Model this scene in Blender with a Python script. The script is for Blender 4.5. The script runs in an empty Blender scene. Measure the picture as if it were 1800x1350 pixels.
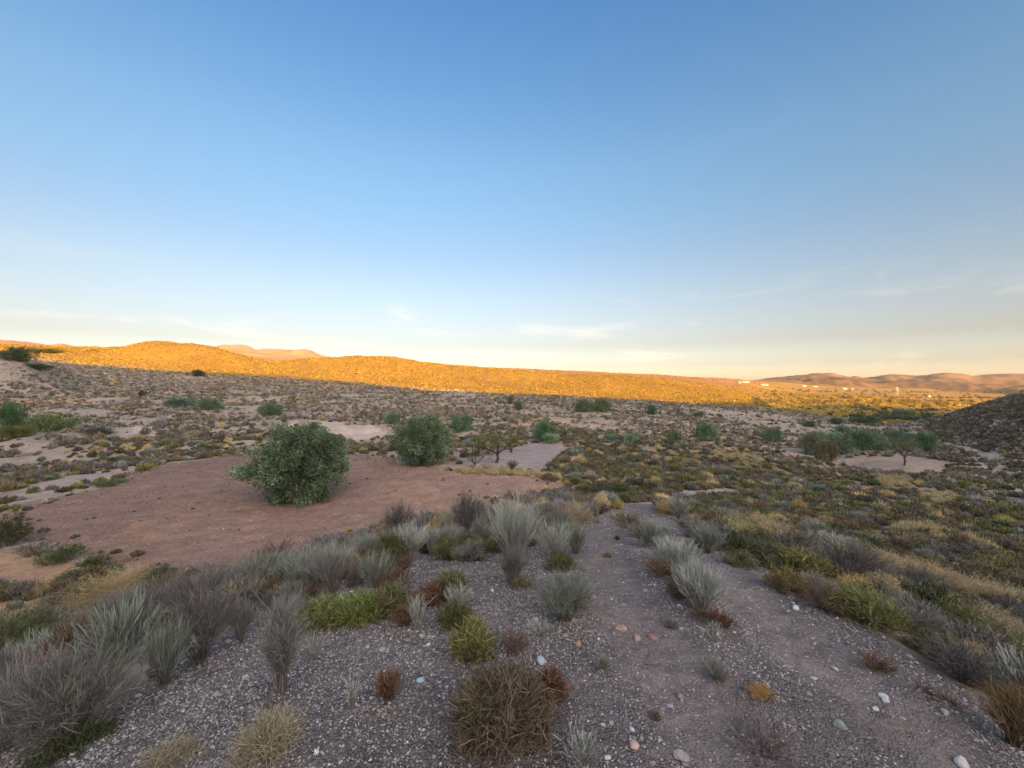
import bpy, math, random
import numpy as np

R = math.radians
scene = bpy.context.scene
C = scene.collection

# ------------------------------------------------------------------ camera
FPX, CX, CY = 703.0, 900.0, 675.0          # focal length in photo pixels, centre of the photo
cam_d = bpy.data.cameras.new('camera'); cam = bpy.data.objects.new('camera', cam_d); C.objects.link(cam)
cam.location = (0, 0, 0); cam.rotation_euler = (R(90), 0, 0)
cam_d.sensor_width = 36; cam_d.lens = 36 * FPX / 1800; cam_d.clip_start = 0.05; cam_d.clip_end = 40000
scene.camera = cam

# ------------------------------------------------------------------ light
SUN_EL, SUN_SIDE = 9.5, -20.0              # low sun behind the viewer, a little to the right
es = np.array([-math.sin(R(SUN_SIDE)), -math.cos(R(SUN_SIDE))])     # horizontal direction towards the sun
world = bpy.data.worlds.new('World'); scene.world = world; world.use_nodes = True
wt = world.node_tree; wn = wt.nodes; wl = wt.links
for n in list(wn): wn.remove(n)
def N(nodes, typ, **kw):
    n = nodes.new(typ)
    for k, v in kw.items(): setattr(n, k, v)
    return n
out = N(wn, 'ShaderNodeOutputWorld'); bg = N(wn, 'ShaderNodeBackground'); bg.inputs['Strength'].default_value = 0.15
sky = N(wn, 'ShaderNodeTexSky'); sky.sky_type = 'NISHITA'; sky.sun_disc = False
sky.sun_elevation = R(SUN_EL); sky.sun_rotation = math.atan2(es[0], es[1])
sky.altitude = 0; sky.air_density = 1.0; sky.dust_density = 2.0; sky.ozone_density = 3.0
# tint by height above the horizon (clear dusk sky: warm band low down) and thin cirrus streaks near the horizon
tc = N(wn, 'ShaderNodeTexCoord'); sp = N(wn, 'ShaderNodeSeparateXYZ'); wl.new(tc.outputs['Generated'], sp.inputs[0])
rmp = N(wn, 'ShaderNodeValToRGB'); wl.new(sp.outputs['Z'], rmp.inputs[0])
SKYR = [(0, (1.9, 1.61, 1.495)), (0.02, (1.45, 1.15, 1.056)), (0.043, (0.893, 0.709, 0.699)), (0.092, (0.7, 0.478, 0.404)), (0.148, (0.719, 0.488, 0.398)), (0.215, (0.723, 0.513, 0.408)), (0.305, (0.664, 0.527, 0.449)), (0.387, (0.625, 0.571, 0.492)), (0.471, (0.613, 0.595, 0.53)), (0.598, (0.49, 0.56, 0.559)), (0.693, (0.406, 0.529, 0.585)), (1.0, (0.374, 0.517, 0.583))]
cr = rmp.color_ramp
cr.elements[0].position = SKYR[0][0]; cr.elements[0].color = (*SKYR[0][1], 1)
cr.elements[1].position = SKYR[-1][0]; cr.elements[1].color = (*SKYR[-1][1], 1)
for p, c in SKYR[1:-1]:
    e = cr.elements.new(p); e.color = (*c, 1)
mul = N(wn, 'ShaderNodeVectorMath', operation='MULTIPLY'); wl.new(sky.outputs[0], mul.inputs[0]); wl.new(rmp.outputs[0], mul.inputs[1])
# glow added to the sky round the low sun, warm fill for shaded ground
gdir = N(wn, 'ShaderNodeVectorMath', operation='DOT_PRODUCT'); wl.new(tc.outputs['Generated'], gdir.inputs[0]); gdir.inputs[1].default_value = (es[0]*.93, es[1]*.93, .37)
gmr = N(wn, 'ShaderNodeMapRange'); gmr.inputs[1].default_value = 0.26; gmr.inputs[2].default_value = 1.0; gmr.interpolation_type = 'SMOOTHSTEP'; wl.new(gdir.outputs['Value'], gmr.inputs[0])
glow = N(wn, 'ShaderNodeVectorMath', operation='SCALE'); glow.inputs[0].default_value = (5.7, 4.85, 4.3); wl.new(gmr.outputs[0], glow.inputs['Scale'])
# cirrus: stretched noise in (azimuth, height) space
at = N(wn, 'ShaderNodeMath', operation='ARCTAN2'); wl.new(sp.outputs['X'], at.inputs[0]); wl.new(sp.outputs['Y'], at.inputs[1])
cmb = N(wn, 'ShaderNodeCombineXYZ'); wl.new(at.outputs[0], cmb.inputs[0]); wl.new(sp.outputs['Z'], cmb.inputs[1])
mp = N(wn, 'ShaderNodeMapping'); mp.inputs['Rotation'].default_value = (0, 0, R(14)); mp.inputs['Scale'].default_value = (3.2, 17, 1); mp.inputs['Location'].default_value = (7.15, 4.3, 0)
wl.new(cmb.outputs[0], mp.inputs[0])
nz = N(wn, 'ShaderNodeTexNoise'); nz.inputs['Scale'].default_value = 1.0; nz.inputs['Detail'].default_value = 7; nz.inputs['Roughness'].default_value = 0.62; nz.inputs['Distortion'].default_value = 0.6
wl.new(mp.outputs[0], nz.inputs[0])
cl = N(wn, 'ShaderNodeMapRange'); cl.inputs['From Min'].default_value = 0.56; cl.inputs['From Max'].default_value = 0.80; wl.new(nz.outputs[0], cl.inputs[0])
band = N(wn, 'ShaderNodeValToRGB'); wl.new(sp.outputs['Z'], band.inputs[0])
b = band.color_ramp; b.elements[0].position = 0.02; b.elements[0].color = (0.1, 0.1, 0.1, 1); b.elements[1].position = 0.26; b.elements[1].color = (0, 0, 0, 1)
e = b.elements.new(0.07); e.color = (1, 1, 1, 1); e = b.elements.new(0.16); e.color = (0.55, 0.55, 0.55, 1)
cm = N(wn, 'ShaderNodeMath', operation='MULTIPLY'); wl.new(cl.outputs[0], cm.inputs[0]); wl.new(band.outputs[0], cm.inputs[1])
cm2 = N(wn, 'ShaderNodeMath', operation='MULTIPLY'); wl.new(cm.outputs[0], cm2.inputs[0]); cm2.inputs[1].default_value = 0.6
mxc = N(wn, 'ShaderNodeMix', data_type='RGBA'); wl.new(cm2.outputs[0], mxc.inputs[0]); skm = N(wn, 'ShaderNodeVectorMath', operation='SCALE'); skm.inputs['Scale'].default_value = 1.115; wl.new(mul.outputs[0], skm.inputs[0]); wl.new(skm.outputs[0], mxc.inputs[6]); mxc.inputs[7].default_value = (2.9,2.5,2.0,1)
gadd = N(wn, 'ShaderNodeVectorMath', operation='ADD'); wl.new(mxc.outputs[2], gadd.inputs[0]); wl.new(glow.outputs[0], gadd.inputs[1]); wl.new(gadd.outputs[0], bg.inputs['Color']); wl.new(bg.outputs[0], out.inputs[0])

sd = bpy.data.lights.new('sun', 'SUN'); sun = bpy.data.objects.new('sun', sd); C.objects.link(sun)
sd.energy = 4.9; sd.angle = R(0.5); sd.color = (1.0, 0.49, 0.045)
from mathutils import Vector
sdir = Vector((-es[0] * math.cos(R(SUN_EL)), -es[1] * math.cos(R(SUN_EL)), -math.sin(R(SUN_EL))))
sun.rotation_euler = sdir.to_track_quat('-Z', 'Y').to_euler()

vs = scene.view_settings
vs.view_transform = 'Standard'; vs.look = 'None'; vs.gamma = 1; vs.exposure = 1.8

# ------------------------------------------------------------------ numeric helpers
rs = np.random.RandomState(7)
def pchip(x, y, xq):
    x = np.asarray(x, float); y = np.asarray(y, float); h = np.diff(x); d = np.diff(y) / h
    m = np.zeros_like(y)
    if len(x) > 2:
        w1 = 2 * h[1:] + h[:-1]; w2 = h[1:] + 2 * h[:-1]
        ok = d[:-1] * d[1:] > 0
        with np.errstate(all='ignore'):
            m[1:-1] = np.where(ok, (w1 + w2) / (w1 / d[:-1] + w2 / d[1:]), 0)
    m[0] = d[0]; m[-1] = d[-1]
    xq = np.clip(xq, x[0], x[-1]); i = np.clip(np.searchsorted(x, xq) - 1, 0, len(x) - 2)
    t = (xq - x[i]) / h[i]
    return ((2*t**3 - 3*t**2 + 1) * y[i] + (t**3 - 2*t**2 + t) * h[i] * m[i] + (-2*t**3 + 3*t**2) * y[i+1] + (t**3 - t**2) * h[i] * m[i+1])

def _hash(ix, iy, seed):
    h = (ix.astype(np.int64) * 374761393 + iy.astype(np.int64) * 668265263 + seed * 974711) & 0x7fffffff
    h = ((h ^ (h >> 13)) * 1274126177) & 0x7fffffff
    return ((h ^ (h >> 16)) & 0xffff) / 65535.0
def vnoise(x, y, seed=0):
    ix = np.floor(x); iy = np.floor(y); fx = x - ix; fy = y - iy
    fx = fx*fx*(3-2*fx); fy = fy*fy*(3-2*fy)
    a = _hash(ix, iy, seed); b_ = _hash(ix+1, iy, seed); c = _hash(ix, iy+1, seed); d = _hash(ix+1, iy+1, seed)
    return (a*(1-fx)+b_*fx)*(1-fy) + (c*(1-fx)+d*fx)*fy
def fbm(x, y, octv=4, seed=0, gain=0.5):
    s = 0; a = 1; t = 0
    for k in range(octv):
        ca, sa = math.cos(k*1.1), math.sin(k*1.1)
        s = s + a * (vnoise((x*ca - y*sa) * 2**k + 17.3*k, (x*sa + y*ca) * 2**k - 9.1*k, seed+k) - 0.5); t += a; a *= gain
    return s / t * 2            # about -1..1
def sstep(a, b, x):
    t = np.clip((x - a) / (b - a), 0, 1); return t*t*(3-2*t)
def in_poly(x, y, poly):
    ins = np.zeros(np.shape(x), bool); n = len(poly)
    for i in range(n):
        x1, y1 = poly[i]; x2, y2 = poly[(i+1) % n]
        if y1 == y2: continue
        c = ((y1 > y) != (y2 > y)) & (x < (x2-x1)*(y-y1)/(y2-y1) + x1)
        ins ^= c
    return ins

# ------------------------------------------------------------------ the lie of the land
# rows of ground height: distance ahead, then (column, height) pairs; 'P' rows give the sight line (photo row) instead
ROWS = [
 (0.6, 'Z', [(-300,-1.7),(0,-1.62),(900,-1.56),(1800,-1.62),(2200,-1.75)]),
 (1.5, 'Z', [(-300,-1.9),(0,-1.75),(500,-1.6),(900,-1.58),(1400,-1.6),(1800,-1.7),(2200,-1.9)]),
 (2.5, 'Z', [(-300,-2.5),(0,-2.1),(400,-1.82),(700,-1.7),(1100,-1.66),(1500,-1.72),(1800,-2.0),(2200,-2.5)]),
 (4.0, 'Z', [(-300,-3.6),(0,-3.0),(200,-2.7),(400,-2.3),(600,-2.0),(900,-1.88),(1200,-1.86),(1500,-2.1),(1700,-2.6),(1900,-3.2),(2200,-4.0)]),
 (6.0, 'Z', [(-300,-4.9),(0,-4.3),(200,-3.8),(400,-3.2),(600,-2.7),(800,-2.4),(1000,-2.3),(1100,-2.3),(1250,-2.4),(1400,-2.7),(1600,-3.3),(1800,-3.9),(2200,-5)]),
 (9.0, 'Z', [(-300,-5.5),(0,-5.1),(200,-5.0),(400,-4.6),(600,-3.9),(800,-3.2),(1000,-2.95),(1100,-3.0),(1200,-3.05),(1300,-3.3),(1500,-3.9),(1700,-4.6),(1800,-4.8),(2200,-5.5)]),
 (13., 'Z', [(-300,-5.7),(0,-5.45),(200,-5.4),(400,-5.35),(600,-5.2),(750,-4.8),(900,-4.2),(1050,-3.9),(1150,-3.95),(1300,-4.3),(1500,-4.9),(1800,-5.5),(2200,-6.5)]),
 (17., 'Z', [(-300,-5.6),(0,-5.4),(500,-5.3),(750,-5.25),(900,-5.1),(1000,-5.0),(1150,-4.9),(1300,-5.2),(1500,-5.7),(1800,-6.3),(2200,-6.6)]),
 (25., 'Z', [(-300,-5.2),(0,-5.2),(300,-5.1),(735,-5.15),(870,-5.15),(1000,-5.4),(1200,-5.9),(1400,-6.6),(1600,-7.1),(1800,-7.5),(2200,-7.2)]),
 (40., 'Z', [(-300,-4.4),(0,-4.7),(300,-4.5),(600,-5.0),(900,-5.6),(1100,-6.2),(1300,-7.4),(1500,-8.8),(1650,-9.0),(1800,-8.9),(2200,-6)]),
 (52., 'Z', [(-300,-3.6),(0,-4.2),(300,-4.2),(600,-4.6),(900,-5.6),(1100,-6.6),(1300,-8.3),(1500,-9.3),(1650,-9.2),(1720,-8.9),(1800,-7.2),(2000,-2.0),(2200,1)]),
 (75., 'Z', [(-300,-0.5),(0,-2.2),(300,-3.4),(600,-4.2),(900,-5.5),(1100,-6.8),(1300,-8.8),(1450,-10),(1600,-10.3),(1680,-8.9),(1740,-6.3),(1800,-3.9),(2000,5),(2200,9)]),
 (100., 'Z', [(-300,9),(0,8.0),(40,6.6),(80,3),(150,-1.0),(300,-1.8),(600,-3.0),(900,-4.8),(1100,-6.0),(1300,-8.2),(1450,-10),(1560,-10.6),(1640,-8.9),(1690,-6.6),(1740,-4.5),(1800,-1.9),(2000,9),(2200,16)]),
 (140., 'Z', [(-300,11),(0,9),(80,7),(150,4.6),(300,1.6),(500,0.2),(600,-0.6),(750,-2.0),(900,-3.6),(1000,-4.4),(1100,-5.4),(1200,-6.6),(1300,-7.6),(1350,-8.4),(1450,-11),(1600,-14),(1700,-13),(1800,-9),(2000,-3),(2200,-2)]),
 (170., 'P', [(-300,628),(0,622),(100,632),(200,640),(300,642),(500,652),(600,652),(700,657),(800,666),(900,673),(1000,678),(1100,684),(1200,691),(1300,701),(1345,712),(1400,728),(1500,743),(1600,743),(1800,738),(2200,735)]),
 (205., 'P', [(-300,596),(0,605),(40,608),(100,613),(180,616),(210,612),(230,606),(280,601),(330,605),(380,613),(420,620),(450,626),(490,633),(530,631),(570,629),(620,627.5),(690,629),(720,632),(760,640),(800,645),(850,648),(900,651),(950,656),(1000,659),(1100,662),(1200,671),(1270,682),(1320,696),(1345,708),(1370,727),(1450,738),(1800,732),(2200,732)]),
 (240., 'P', [(-300,600),(0,608),(230,612),(300,610),(500,636),(700,636),(900,656),(1100,669),(1200,679),(1300,697),(1345,710),(1370,721),(1450,724),(1800,729),(2200,729)]),
 (340., 'P', [(-300,640),(0,640),(600,655),(900,670),(1200,700),(1300,711),(1370,713.5),(1450,712),(1600,716),(1800,718),(2200,718)]),
 (500., 'P', [(-300,630),(0,630),(600,650),(900,665),(1200,690),(1350,702),(1450,702),(1600,706),(1800,710),(2200,712)]),
 (700., 'P', [(-300,606),(0,605),(190,622),(400,636),(700,640),(860,652),(1000,657),(1100,662),(1200,670),(1300,679),(1350,688),(1450,694),(1600,699),(1800,703),(2200,706)]),
 (1000., 'P', [(-300,596),(0,599.5),(40,603),(60,606),(100,612),(190,616),(230,618),(400,634),(700,640),(780,644),(850,646.5),(900,648.5),(1000,652),(1100,656.5),(1200,661.5),(1300,667),(1350,673),(1450,687),(1600,692),(1800,697),(2200,700)]),
 (1500., 'P', [(-300,600),(0,603),(60,606),(85,609),(105,606.5),(130,611),(150,612.5),(165,611),(190,616),(230,622),(340,622),(500,632),(620,636),(850,650),(1000,656),(1200,665),(1300,668.5),(1350,672),(1450,682),(1600,688),(1800,694),(2200,698)]),
 (1960., 'P', [(-300,606),(0,606),(190,616),(230,622),(350,618),(400,617),(440,619),(480,624),(540,627),(580,630),(620,636),(850,652),(1000,658),(1200,667),(1300,669.5),(1350,670.5),(1450,679),(1600,685),(1800,691),(2200,696)]),
 (2100., 'P', [(-300,606),(0,606),(190,616),(230,622),(350,616),(368,613),(384,609),(393,607.2),(430,607.2),(440,610),(450,616),(456,616),(463,614),(500,615.5),(520,614.5),(541,616),(550,619),(560,624),(575,628),(620,636),(850,652),(1000,658),(1200,667),(1300,669.5),(1350,670.5),(1450,678),(1600,684),(1800,690),(2200,695)]),
 (2500., 'P', [(-300,625),(0,625),(400,614),(500,622),(620,640),(900,660),(1200,668),(1350,670.8),(1400,674),(1600,680),(1800,688),(2200,692)]),
 (3100., 'P', [(-300,640),(600,645),(1200,669),(1350,670),(1400,672),(1500,674),(1600,676),(1700,679),(1800,683),(2200,686)]),
 (3700., 'P', [(-300,645),(600,650),(1200,670),(1340,670),(1370,666.5),(1400,663.5),(1415,662.5),(1430,659.5),(1455,659),(1466,660),(1480,664),(1510,666),(1530,667),(1560,661.5),(1580,661),(1600,664),(1620,664),(1640,661),(1665,657.5),(1690,660),(1710,663),(1730,661),(1750,658.5),(1775,657.5),(1800,659),(1900,650),(2200,640)]),
 (5200., 'P', [(-300,660),(600,665),(1400,671),(1500,670),(1800,665),(2200,660)]),
 (12000., 'P', [(-300,674),(900,674),(2200,674)]),
 (30000., 'P', [(-300,674.8),(900,674.8),(2200,674.8)]),
]
AZC = R(61.5)
front = np.arange(-62.0, 62.01, 0.17)
side = np.concatenate([np.arange(63, 90, 1.0), np.arange(90, 180.1, 2.0)])
AZ = R(1) * np.concatenate([-side[::-1], front, side])
AZ[0] = -math.pi; AZ[-1] = math.pi
LR0, LR1, NR = math.log(0.05), math.log(9000), 1300
LR = np.linspace(LR0, LR1, NR); RR = np.exp(LR)
azc = np.clip(AZ, -AZC, AZC); pxs = CX + FPX * np.tan(azc)
rowD = np.array([r[0] for r in ROWS])
rowZ = np.array([[*pchip([p[0] for p in r[2]], [p[1] for p in r[2]], np.clip(pxs, -300, 2200))] for r in ROWS])
for i, r in enumerate(ROWS):
    if r[1] == 'P': rowZ[i] = -(rowZ[i] - CY) / FPX * r[0]
H = np.zeros((NR, len(AZ)))
for j in range(len(AZ)):
    H[:, j] = pchip(rowD, rowZ[:, j], RR * math.cos(azc[j]))
GX = RR[:, None] * np.sin(AZ)[None, :]; GY = RR[:, None] * np.cos(AZ)[None, :]
GR = np.repeat(RR[:, None], len(AZ), 1)
# relief at every scale that matters at that distance
m_near = 1 - sstep(9, 16, GR); field_flat = np.clip(sstep(22, 40, GR), 0.12, 1)
H += 0.035 * fbm(GX/0.6, GY/0.6, 4, 3) * m_near + 0.014 * fbm(GX/0.12, GY/0.12, 3, 5) * (1 - sstep(4, 8, GR))
H += 0.07 * fbm(GX/1.6, GY/1.6, 4, 4) * sstep(2, 6, GR) * (1 - sstep(120, 200, GR))
gul = 1 - np.abs(fbm(GX/16 + 0.6*fbm(GX/30, GY/30, 2, 33), GY/9, 4, 11)) * 2.2
gul = np.clip(gul, 0, 1) ** 2
H -= 0.9 * gul * field_flat * sstep(30, 45, GR) * (1 - sstep(120, 150, GR)) * (1 - 0.4*sstep(0.5, 0.8, AZ)[None, :])
H += 0.45 * fbm(GX/9, GY/9, 5, 21) * sstep(28, 60, GR) * (1 - sstep(300, 500, GR))
H += 0.6 * fbm(GX/38, GY/38, 4, 22) * sstep(100, 150, GR) * (1 - sstep(190, 230, GR)) * (1 - sstep(-0.3, 0.6, AZ)[None, :]*0.5)
H += 1.3 * (0.5 - np.abs(fbm(GX/22 + GY/50, GY/70, 4, 47))*2.0) * sstep(150, 175, GY) * (1 - sstep(205, 235, GY)) * (1 - sstep(R(28), R(31), AZ)[None, :])
azf = (np.abs(AZ) < R(62)).astype(float)[None, :]
mtn = sstep(2450, 3100, GR) * (1 - sstep(5200, 8000, GR)) * sstep(R(30), R(34), AZ)[None, :]
rid = 1 - np.abs(fbm(GX/330 + 0.25*GY/330, GY/700, 5, 41, .5))*2.6
H += mtn * (rid - 0.5) * 80 * (0.35 + 0.65*(1-np.clip((H + 10)/120, 0, 1)))
H += sstep(700, 950, GR) * (1 - sstep(1200, 1500, GR)) * (1 - sstep(R(26), R(33), AZ)[None, :]) * 3.5 * fbm(GX/60, GY/60, 4, 43)
mes = sstep(1500, 1900, GR) * (1 - sstep(2600, 3000, GR)) * (1 - sstep(R(-24), R(-20), AZ)[None, :])
H += mes * 13 * (0.5 - np.abs(fbm(GX/80, GY/160, 4, 45))*2.2) * (1 - sstep(2080, 2160, GR*np.cos(AZ)[None, :]))

def samp(A, x, y):
    x = np.asarray(x, float); y = np.asarray(y, float)
    a = np.arctan2(x, y); l = np.log(np.maximum(np.hypot(x, y), 0.051))
    j = np.clip(np.searchsorted(AZ, a) - 1, 0, len(AZ)-2); tj = (a - AZ[j]) / (AZ[j+1] - AZ[j])
    f = (l - LR0) / (LR1 - LR0) * (NR - 1); i = np.clip(f.astype(int), 0, NR-2); ti = f - i
    return (A[i, j]*(1-tj)+A[i, j+1]*tj)*(1-ti) + (A[i+1, j]*(1-tj)+A[i+1, j+1]*tj)*ti
def gz(x, y): return samp(H, x, y)
_D = np.exp(np.linspace(math.log(0.7), math.log(9000), 5000))
def ground(px, py, dmin=0):                         # the ground point seen at a photo position
    x = (px - CX) / FPX * _D; z = -(py - CY) / FPX * _D
    g = gz(x, _D) - z; k = np.argmax((g > 0) & (_D > dmin))
    if k == 0: k = 1
    t = g[k-1] / (g[k-1] - g[k]) if g[k] != g[k-1] else 0
    d = _D[k-1] + (_D[k] - _D[k-1]) * np.clip(t, 0, 1)
    return np.array([(px - CX) / FPX * d, d])
def polyw(pts): return [tuple(ground(px, py)) for px, py in pts]

# ridge behind the viewer that keeps the foreground in shade: its crest stands where it throws the shadow edge seen ahead
TERM = [(130,640),(200,646),(300,653),(400,656),(500,662),(600,671),(700,681),(800,689),(900,693),(1000,697),(1100,702),(1200,708),(1300,709),(1350,713),(1450,711.5),(1600,716),(1690,720)]
ue = np.array([-es[1], es[0]]); RB = 150.0; tanE = math.tan(R(SUN_EL)); ctl = []
for px, py in TERM:
    g = ground(px, py); z = float(gz(*g)); ctl.append((g @ ue, z + (RB - g @ es) * tanE))
ctl.sort(); ctl = np.array(ctl); keep = [0]
for i in range(1, len(ctl)):
    if ctl[i, 0] - ctl[keep[-1], 0] > 8: keep.append(i)
ctl = ctl[keep]
print('ridge crest', [(round(a), round(b_, 1)) for a, b_ in ctl])
S_ = GX*es[0] + GY*es[1]; U_ = GX*ue[0] + GY*ue[1]
hu = pchip(ctl[:, 0], ctl[:, 1], U_) + np.where(U_ > ctl[-1, 0], 0.02*(U_-ctl[-1, 0]), 0)
rear = -3 + (hu + 3) * np.exp(-((S_ - RB) / 52.0)**2) + fbm(U_/14, S_/14, 4, 61) * 0.9
wr = sstep(R(60), R(82), np.abs(AZ))[None, :] * sstep(3, 30, GR)
H = H*(1-wr) + np.where(GR > 1500, -20, rear)*wr

# ------------------------------------------------------------------ patches of ground (outlines walked on the terrain)
RED = polyw([(0,905),(60,885),(130,862),(200,846),(290,816),(400,801),(520,799),(600,798),(680,800),(700,812),(790,824),(850,828),(940,838),(995,853),(985,862),(900,868),(860,885),(790,905),(740,915),(650,930),(560,960),(480,985),(380,1012),(280,1016),(180,985),(60,950),(0,935)])
LILAC = polyw([(805,806),(822,817),(870,823),(960,823),(985,800),(1000,787),(985,779),(930,780),(900,788),(880,797)])
BARE = polyw([(498,739),(600,742),(690,752),(705,764),(640,774),(600,771),(570,760)])
BARE2 = polyw([(228,752),(300,747),(380,745),(400,752),(330,758),(240,760)])
WASH = polyw([(0,880),(40,862),(80,838),(140,820),(210,812),(300,800),(330,806),(260,822),(200,840),(120,860),(50,885),(0,902)])
RIGHTF = polyw([(1478,808),(1520,804),(1600,802),(1668,812),(1665,833),(1600,834),(1540,827),(1500,820)])
GRAV = polyw([(-200,1345),(120,1300),(240,1200),(330,1130),(430,1075),(540,1030),(620,1008),(700,985),(830,960),(1000,935),(1060,895),(1095,884),(1150,888),(1240,945),(1330,990),(1420,1060),(1560,1120),(1680,1200),(1800,1262),(1950,1345)]) + [(3.6, .6), (5, -2), (4, -6), (-4, -6), (-5, -2), (-3.2, .4)]
CLAY = polyw([(-80,975),(60,968),(135,1000),(150,1050),(60,1090),(-80,1110)])
def road(pts, w):
    P = [ground(*p) for p in pts]; return P, w
ROADS = [road([(1632,772),(1680,784),(1716,797),(1760,808),(1830,816)], .8), road([(1708,803),(1730,822),(1760,842),(1810,872)], 0.35), road([(1735,800),(1752,818),(1785,842),(1830,868)], 0.35),
         road([(1120,886),(1180,880),(1230,868),(1290,862)], 0.7), road([(1500,1330),(1330,1130),(1200,1000),(1120,925),(1100,890)], 0.0)]
def road_d(x, y, P):
    d = np.full(np.shape(x), 1e9)
    for a, b_ in zip(P[:-1], P[1:]):
        v = b_ - a; t = np.clip(((x-a[0])*v[0] + (y-a[1])*v[1]) / (v @ v), 0, 1)
        d = np.minimum(d, np.hypot(x - a[0] - t*v[0], y - a[1] - t*v[1]))
    return d
JX = GX + fbm(GX/1.8, GY/1.8, 5, 71)*0.09*np.minimum(GR, 40)**0.9; JY = GY + fbm(GX/1.8, GY/1.8, 5, 72)*0.09*np.minimum(GR, 40)**0.9
inred = in_poly(JX, JY, RED); inlil = in_poly(JX, JY, LILAC); inbare = in_poly(JX, JY, BARE) | in_poly(JX, JY, BARE2)
inwash = in_poly(JX, JY, WASH); inright = in_poly(JX, JY, RIGHTF); ingrav = in_poly(JX, JY, GRAV)
inroad = np.zeros(GX.shape, bool)
for P, w in ROADS[:4]: inroad |= road_d(JX, JY, P) < w
n1 = fbm(GX/14, GY/14, 5, 81)[..., None]; n2 = fbm(GX/2.5, GY/2.5, 5, 82)[..., None]; n3 = fbm(GX/90, GY/90, 5, 83)[..., None]
def c3(*c): return np.array(c)[None, None, :]
D_ = GR[..., None]
soil = c3(.30,.235,.18) * (1 + 0.35*n1 + 0.2*n2)
soil = soil + np.clip(n1*1.4 - 0.15, 0, 1) * (c3(.36,.215,.12) - soil)*0.9        # orange clay banks
soil = soil + np.clip(-n1*1.5 - 0.2, 0, 1) * (c3(.40,.34,.275) - soil)*0.7        # pale crusts
azn = AZ[None, :, None]
right_near = sstep(R(8), R(20), azn) * (1 - sstep(40, 60, D_))
soil = soil*(1-right_near) + right_near * c3(.22,.16,.11)*(1+0.3*n2)
hill = sstep(0, 14, GY - 132 - np.clip(-GX*.16, 0, 30))[..., None]; soil = soil*(1-hill) + hill*c3(.235,.145,.035)*(1 + 0.3*n1)  # sunlit gold put into the soil colour beyond the shadow edge
far = sstep(260, 420, D_) * sstep(R(28), R(33), azn)
plain = c3(.30,.185,.055)*(1+0.5*n3) ; stripes = sstep(0.1, 0.35, fbm(GX/260, GY/60, 3, 85))[..., None]
plain = plain + stripes*(c3(.22,.165,.035) - plain)*0.85
soil = soil*(1-far) + far*plain
ff = sstep(600, 1100, D_) ; soil = soil*(1-ff) + ff*(c3(.38,.21,.12)*(1+0.3*n3)*(1-far) + far*(plain*0.85 + c3(.28,.17,.07)*0.15))  # far slopes: pinkish haze put into their soil colour
rightH = sstep(R(46), R(49), azn)*sstep(58, 70, D_)*(1-sstep(130, 200, D_)); soil = soil*(1-rightH) + rightH*c3(.25,.19,.14)*(1+.2*n1)
COL = soil
def put(mask, col, va=0.12):
    global COL
    m = mask[..., None].astype(float); COL = COL*(1-m) + m*c3(*col)*(1 + va*n2 + va*n1)
put(inwash, (.35,.265,.215), .2); put(inred, (.30,.187,.138), .2); put(inlil, (.30,.235,.21), .2); put(inbare, (.43,.335,.26), .2); put(inright, (.31,.23,.18), .2); put(inroad, (.36,.29,.235))
put(in_poly(JX, JY, CLAY), (.36,.22,.13))
put(ingrav, (.205,.172,.155), 0.1)
P5 = ROADS[4][0]
GRMASK = ingrav.astype(float)
RUTS = [[ground(*p) for p in pl] for pl in ([(1100,888),(1062,935),(1062,985),(1090,1050),(1160,1150),(1260,1270),(1340,1349)], [(1150,895),(1205,950),(1290,1025),(1400,1110),(1540,1220),(1690,1349)])]
rut = np.maximum(*[1 - sstep(.10, .42, road_d(GX, GY, P) + .16*fbm(GX/.35, GY/.35, 4, 96)) for P in RUTS]) * ingrav * np.clip(.75 + 1.2*fbm(GX/.9, GY/.9, 3, 97), 0, 1)
COL = COL*(1-.8*rut[..., None]) + .8*rut[..., None]*c3(.26,.205,.18)*(1+.15*n2); GRMASK = GRMASK*(1 - .45*rut)
lf = (inred * (1 - sstep(-14, -1, GX)))[..., None]; COL = COL*(1 - .24*lf)      # lens vignette painted into the soil: left half of the field darkened
# faint damp brown patches in the red field
dp = np.clip(fbm(GX/4.5, GY/3, 3, 90) - 0.15, 0, 1)[..., None] * inred[..., None]; COL = COL*(1-dp*0.8) + dp*0.8*c3(.35,.20,.11)
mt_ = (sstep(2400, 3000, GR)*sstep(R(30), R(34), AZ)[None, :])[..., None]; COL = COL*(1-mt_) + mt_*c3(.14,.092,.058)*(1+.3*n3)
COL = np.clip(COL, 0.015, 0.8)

H -= rut*.035
# slightly ploughed relief in the fields, ruts in the track
H += inred * 0.05*fbm(GX/0.35, GY/0.35, 3, 95) * (GR < 40)

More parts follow.
